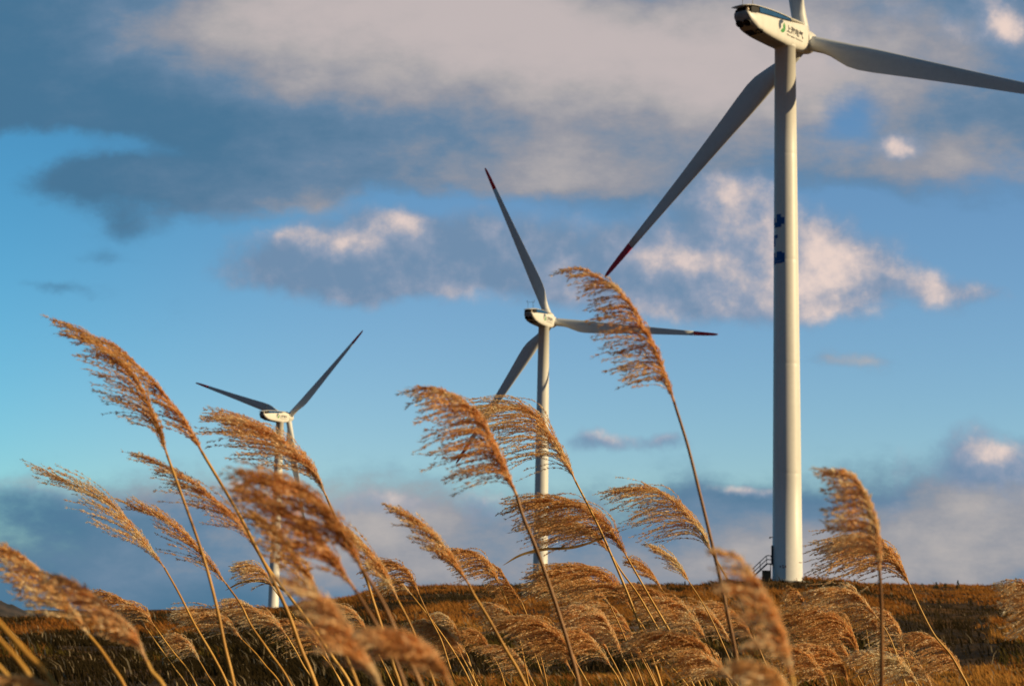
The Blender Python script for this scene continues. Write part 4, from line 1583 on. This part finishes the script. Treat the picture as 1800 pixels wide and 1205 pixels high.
 ('short golden plume under the dark mound, left of the blurred tall plume', 5.5,
  [(1330, 1130), (1342, 1160), (1356, 1206)], 3.4,
  [(1330, 1130), (1304, 1090), (1276, 1068), (1246, 1060)], (80, -.95, .22), 42, dict()),
 ('low golden plume at the bottom edge between two dark stems right of centre', 4.4,
  [(1294, 1200), (1304, 1218), (1316, 1246)], 4,
  [(1294, 1200), (1264, 1172), (1240, 1152), (1212, 1138)], (90, -.95, .2), 44, dict()),
 ('bright zigzag-stranded plume below the nearest tower, right of its foot', 4.7,
  [(1543, 1086), (1560, 1112), (1576, 1150), (1592, 1206)], 3.8,
  [(1543, 1086), (1514, 1054), (1482, 1038), (1434, 1034)], (92, -.95, .22), 30, dict(fluff=1.1)),
 ('golden plume right of the dark upright stem under the bright zigzag one', 5.2,
  [(1590, 1149), (1600, 1176), (1612, 1210)], 3.4,
  [(1590, 1149), (1580, 1110), (1563, 1082), (1536, 1066)], (72, -.93, .3), 36, dict()),
 ('wide golden plume left of the dark upright stem, middle of the right heap', 4.9,
  [(1514, 1158), (1526, 1180), (1538, 1210)], 3.8,
  [(1514, 1158), (1496, 1118), (1470, 1090), (1434, 1078), (1398, 1082)], (112, -.96, .2), 60, dict(fluff=1.15)),
 ('golden plume low at right, beside the heavily blurred tall one', 4.7,
  [(1492, 1206), (1500, 1226), (1508, 1250)], 3.8,
  [(1492, 1206), (1482, 1174), (1465, 1154), (1435, 1138), (1395, 1134)], (92, -.95, .24), 52, dict(fluff=1.1)),
 ('golden plume at the bottom edge just right of the dark upright stem', 4.7,
  [(1616, 1206), (1626, 1224), (1636, 1250)], 3.8,
  [(1616, 1206), (1596, 1178), (1569, 1161), (1540, 1152), (1512, 1156)], (88, -.94, .26), 50, dict(fluff=1.1)),
 ('small faint plume directly below the nearest tower base', 5.6,
  [(1420, 1075), (1432, 1100), (1450, 1150), (1470, 1206)], 3.2,
  [(1420, 1075), (1408, 1048), (1388, 1028)], (42, -.75, .45), 26, dict()),
 ('small pale tuft hanging behind the blurred upright plume at right', 5.6,
  [(1512, 1055), (1520, 1090), (1528, 1140), (1540, 1206)], 3.2,
  [(1512, 1055), (1502, 1036), (1484, 1026)], (46, -.8, .5), 28, dict()),
]
for _i, (lb_, d_, st_, sw_, ra_, w_, n_, op_) in enumerate(S_):
    op_ = dict(op_)
    if op_.get('mat') == 'b':
        op_['mat'] = M_PLUME_B
        if _i in (11, 16, 17, 6, 7):
            op_['stem_mat'] = M_STEM_B
    n_ = int(n_ * (2.7 if d_ > 4.2 else 2.0))
    op_['fluff'] = op_.get('fluff', 1.0) * (1.8 if d_ > 4.2 else 1.4)
    stalk(_i, lb_, d_, st_, sw_, ra_, w_, n_, thick=0.00108 if d_ > 4 else 0.00105, **op_)

# half-hidden stalks that fill the heaps
def heap(seed, n, xr, yr, dr, label, group):
    rnd = random.Random(seed)
    for k in range(n):
        x = xr[0] + (xr[1] - xr[0]) * (k + rnd.random()) / n
        y = rnd.uniform(*yr)
        d = rnd.uniform(*dr)
        q = 4.8 / d * rnd.uniform(0.85, 1.15)
        st = [(x, y), (x + 18 * q, y + 34 * q), (x + 46 * q, y + 92 * q), (x + 80 * q, y + 170 * q)]
        ra = [(x, y), (x - 18 * q, y - 34 * q), (x - 40 * q, y - 60 * q), (x - 72 * q, y - 76 * q), (x - 112 * q, y - 78 * q)]
        r_ = stalk(300 + seed * 40 + k, label, d, st, 3.6, ra, (88 * q, -.95, rnd.uniform(.12, .3)), 84, thick=0.00108, fluff=1.7)
        r_['group'] = group


heap(1, 8, (930, 1330), (1100, 1215), (4.6, 6.2), 'golden plume half hidden among its neighbours in the dense heap at bottom centre', 'half hidden plumes in the bottom centre heap')
heap(2, 4, (1400, 1640), (1110, 1215), (4.6, 6.0), 'golden plume half hidden among its neighbours in the heap at bottom right', 'half hidden plumes in the bottom right heap')
heap(3, 4, (560, 900), (1120, 1200), (4.8, 6.0), 'golden plume half hidden behind stems and blurred plumes at bottom left of centre', 'half hidden plumes left of the heap')

# stalks at the lower left whose plumes lie outside the picture
for _k, (lb_, pts_, w_) in enumerate((
        ('uppermost of the blurred yellow stems leaning out at the lower left corner', [(-20, 1072), (0, 1095), (48, 1148), (97, 1208)], 11),
        ('middle blurred yellow stem leaning out at the lower left corner', [(-20, 1098), (0, 1124), (32, 1160), (62, 1208)], 10),
        ('lowest blurred yellow stem in the lower left corner', [(-20, 1150), (0, 1172), (16, 1190), (32, 1212)], 10))):
    x0, y0 = pts_[0]
    stalk(200 + _k, lb_, 1.4 + 0.08 * _k, pts_, w_, [(x0, y0), (x0 - 40, y0 - 70), (x0 - 90, y0 - 130), (x0 - 170, y0 - 180)], (100, -.95, -.1), 30)
stalk(210, 'blurred orange plume top peeking in at the lower left corner', 1.4, [(150, 1290), (165, 1330), (176, 1370)], 10,
      [(150, 1290), (120, 1238), (80, 1204), (30, 1192), (-20, 1196)], (80, -.94, .1), 50, fluff=1.2)
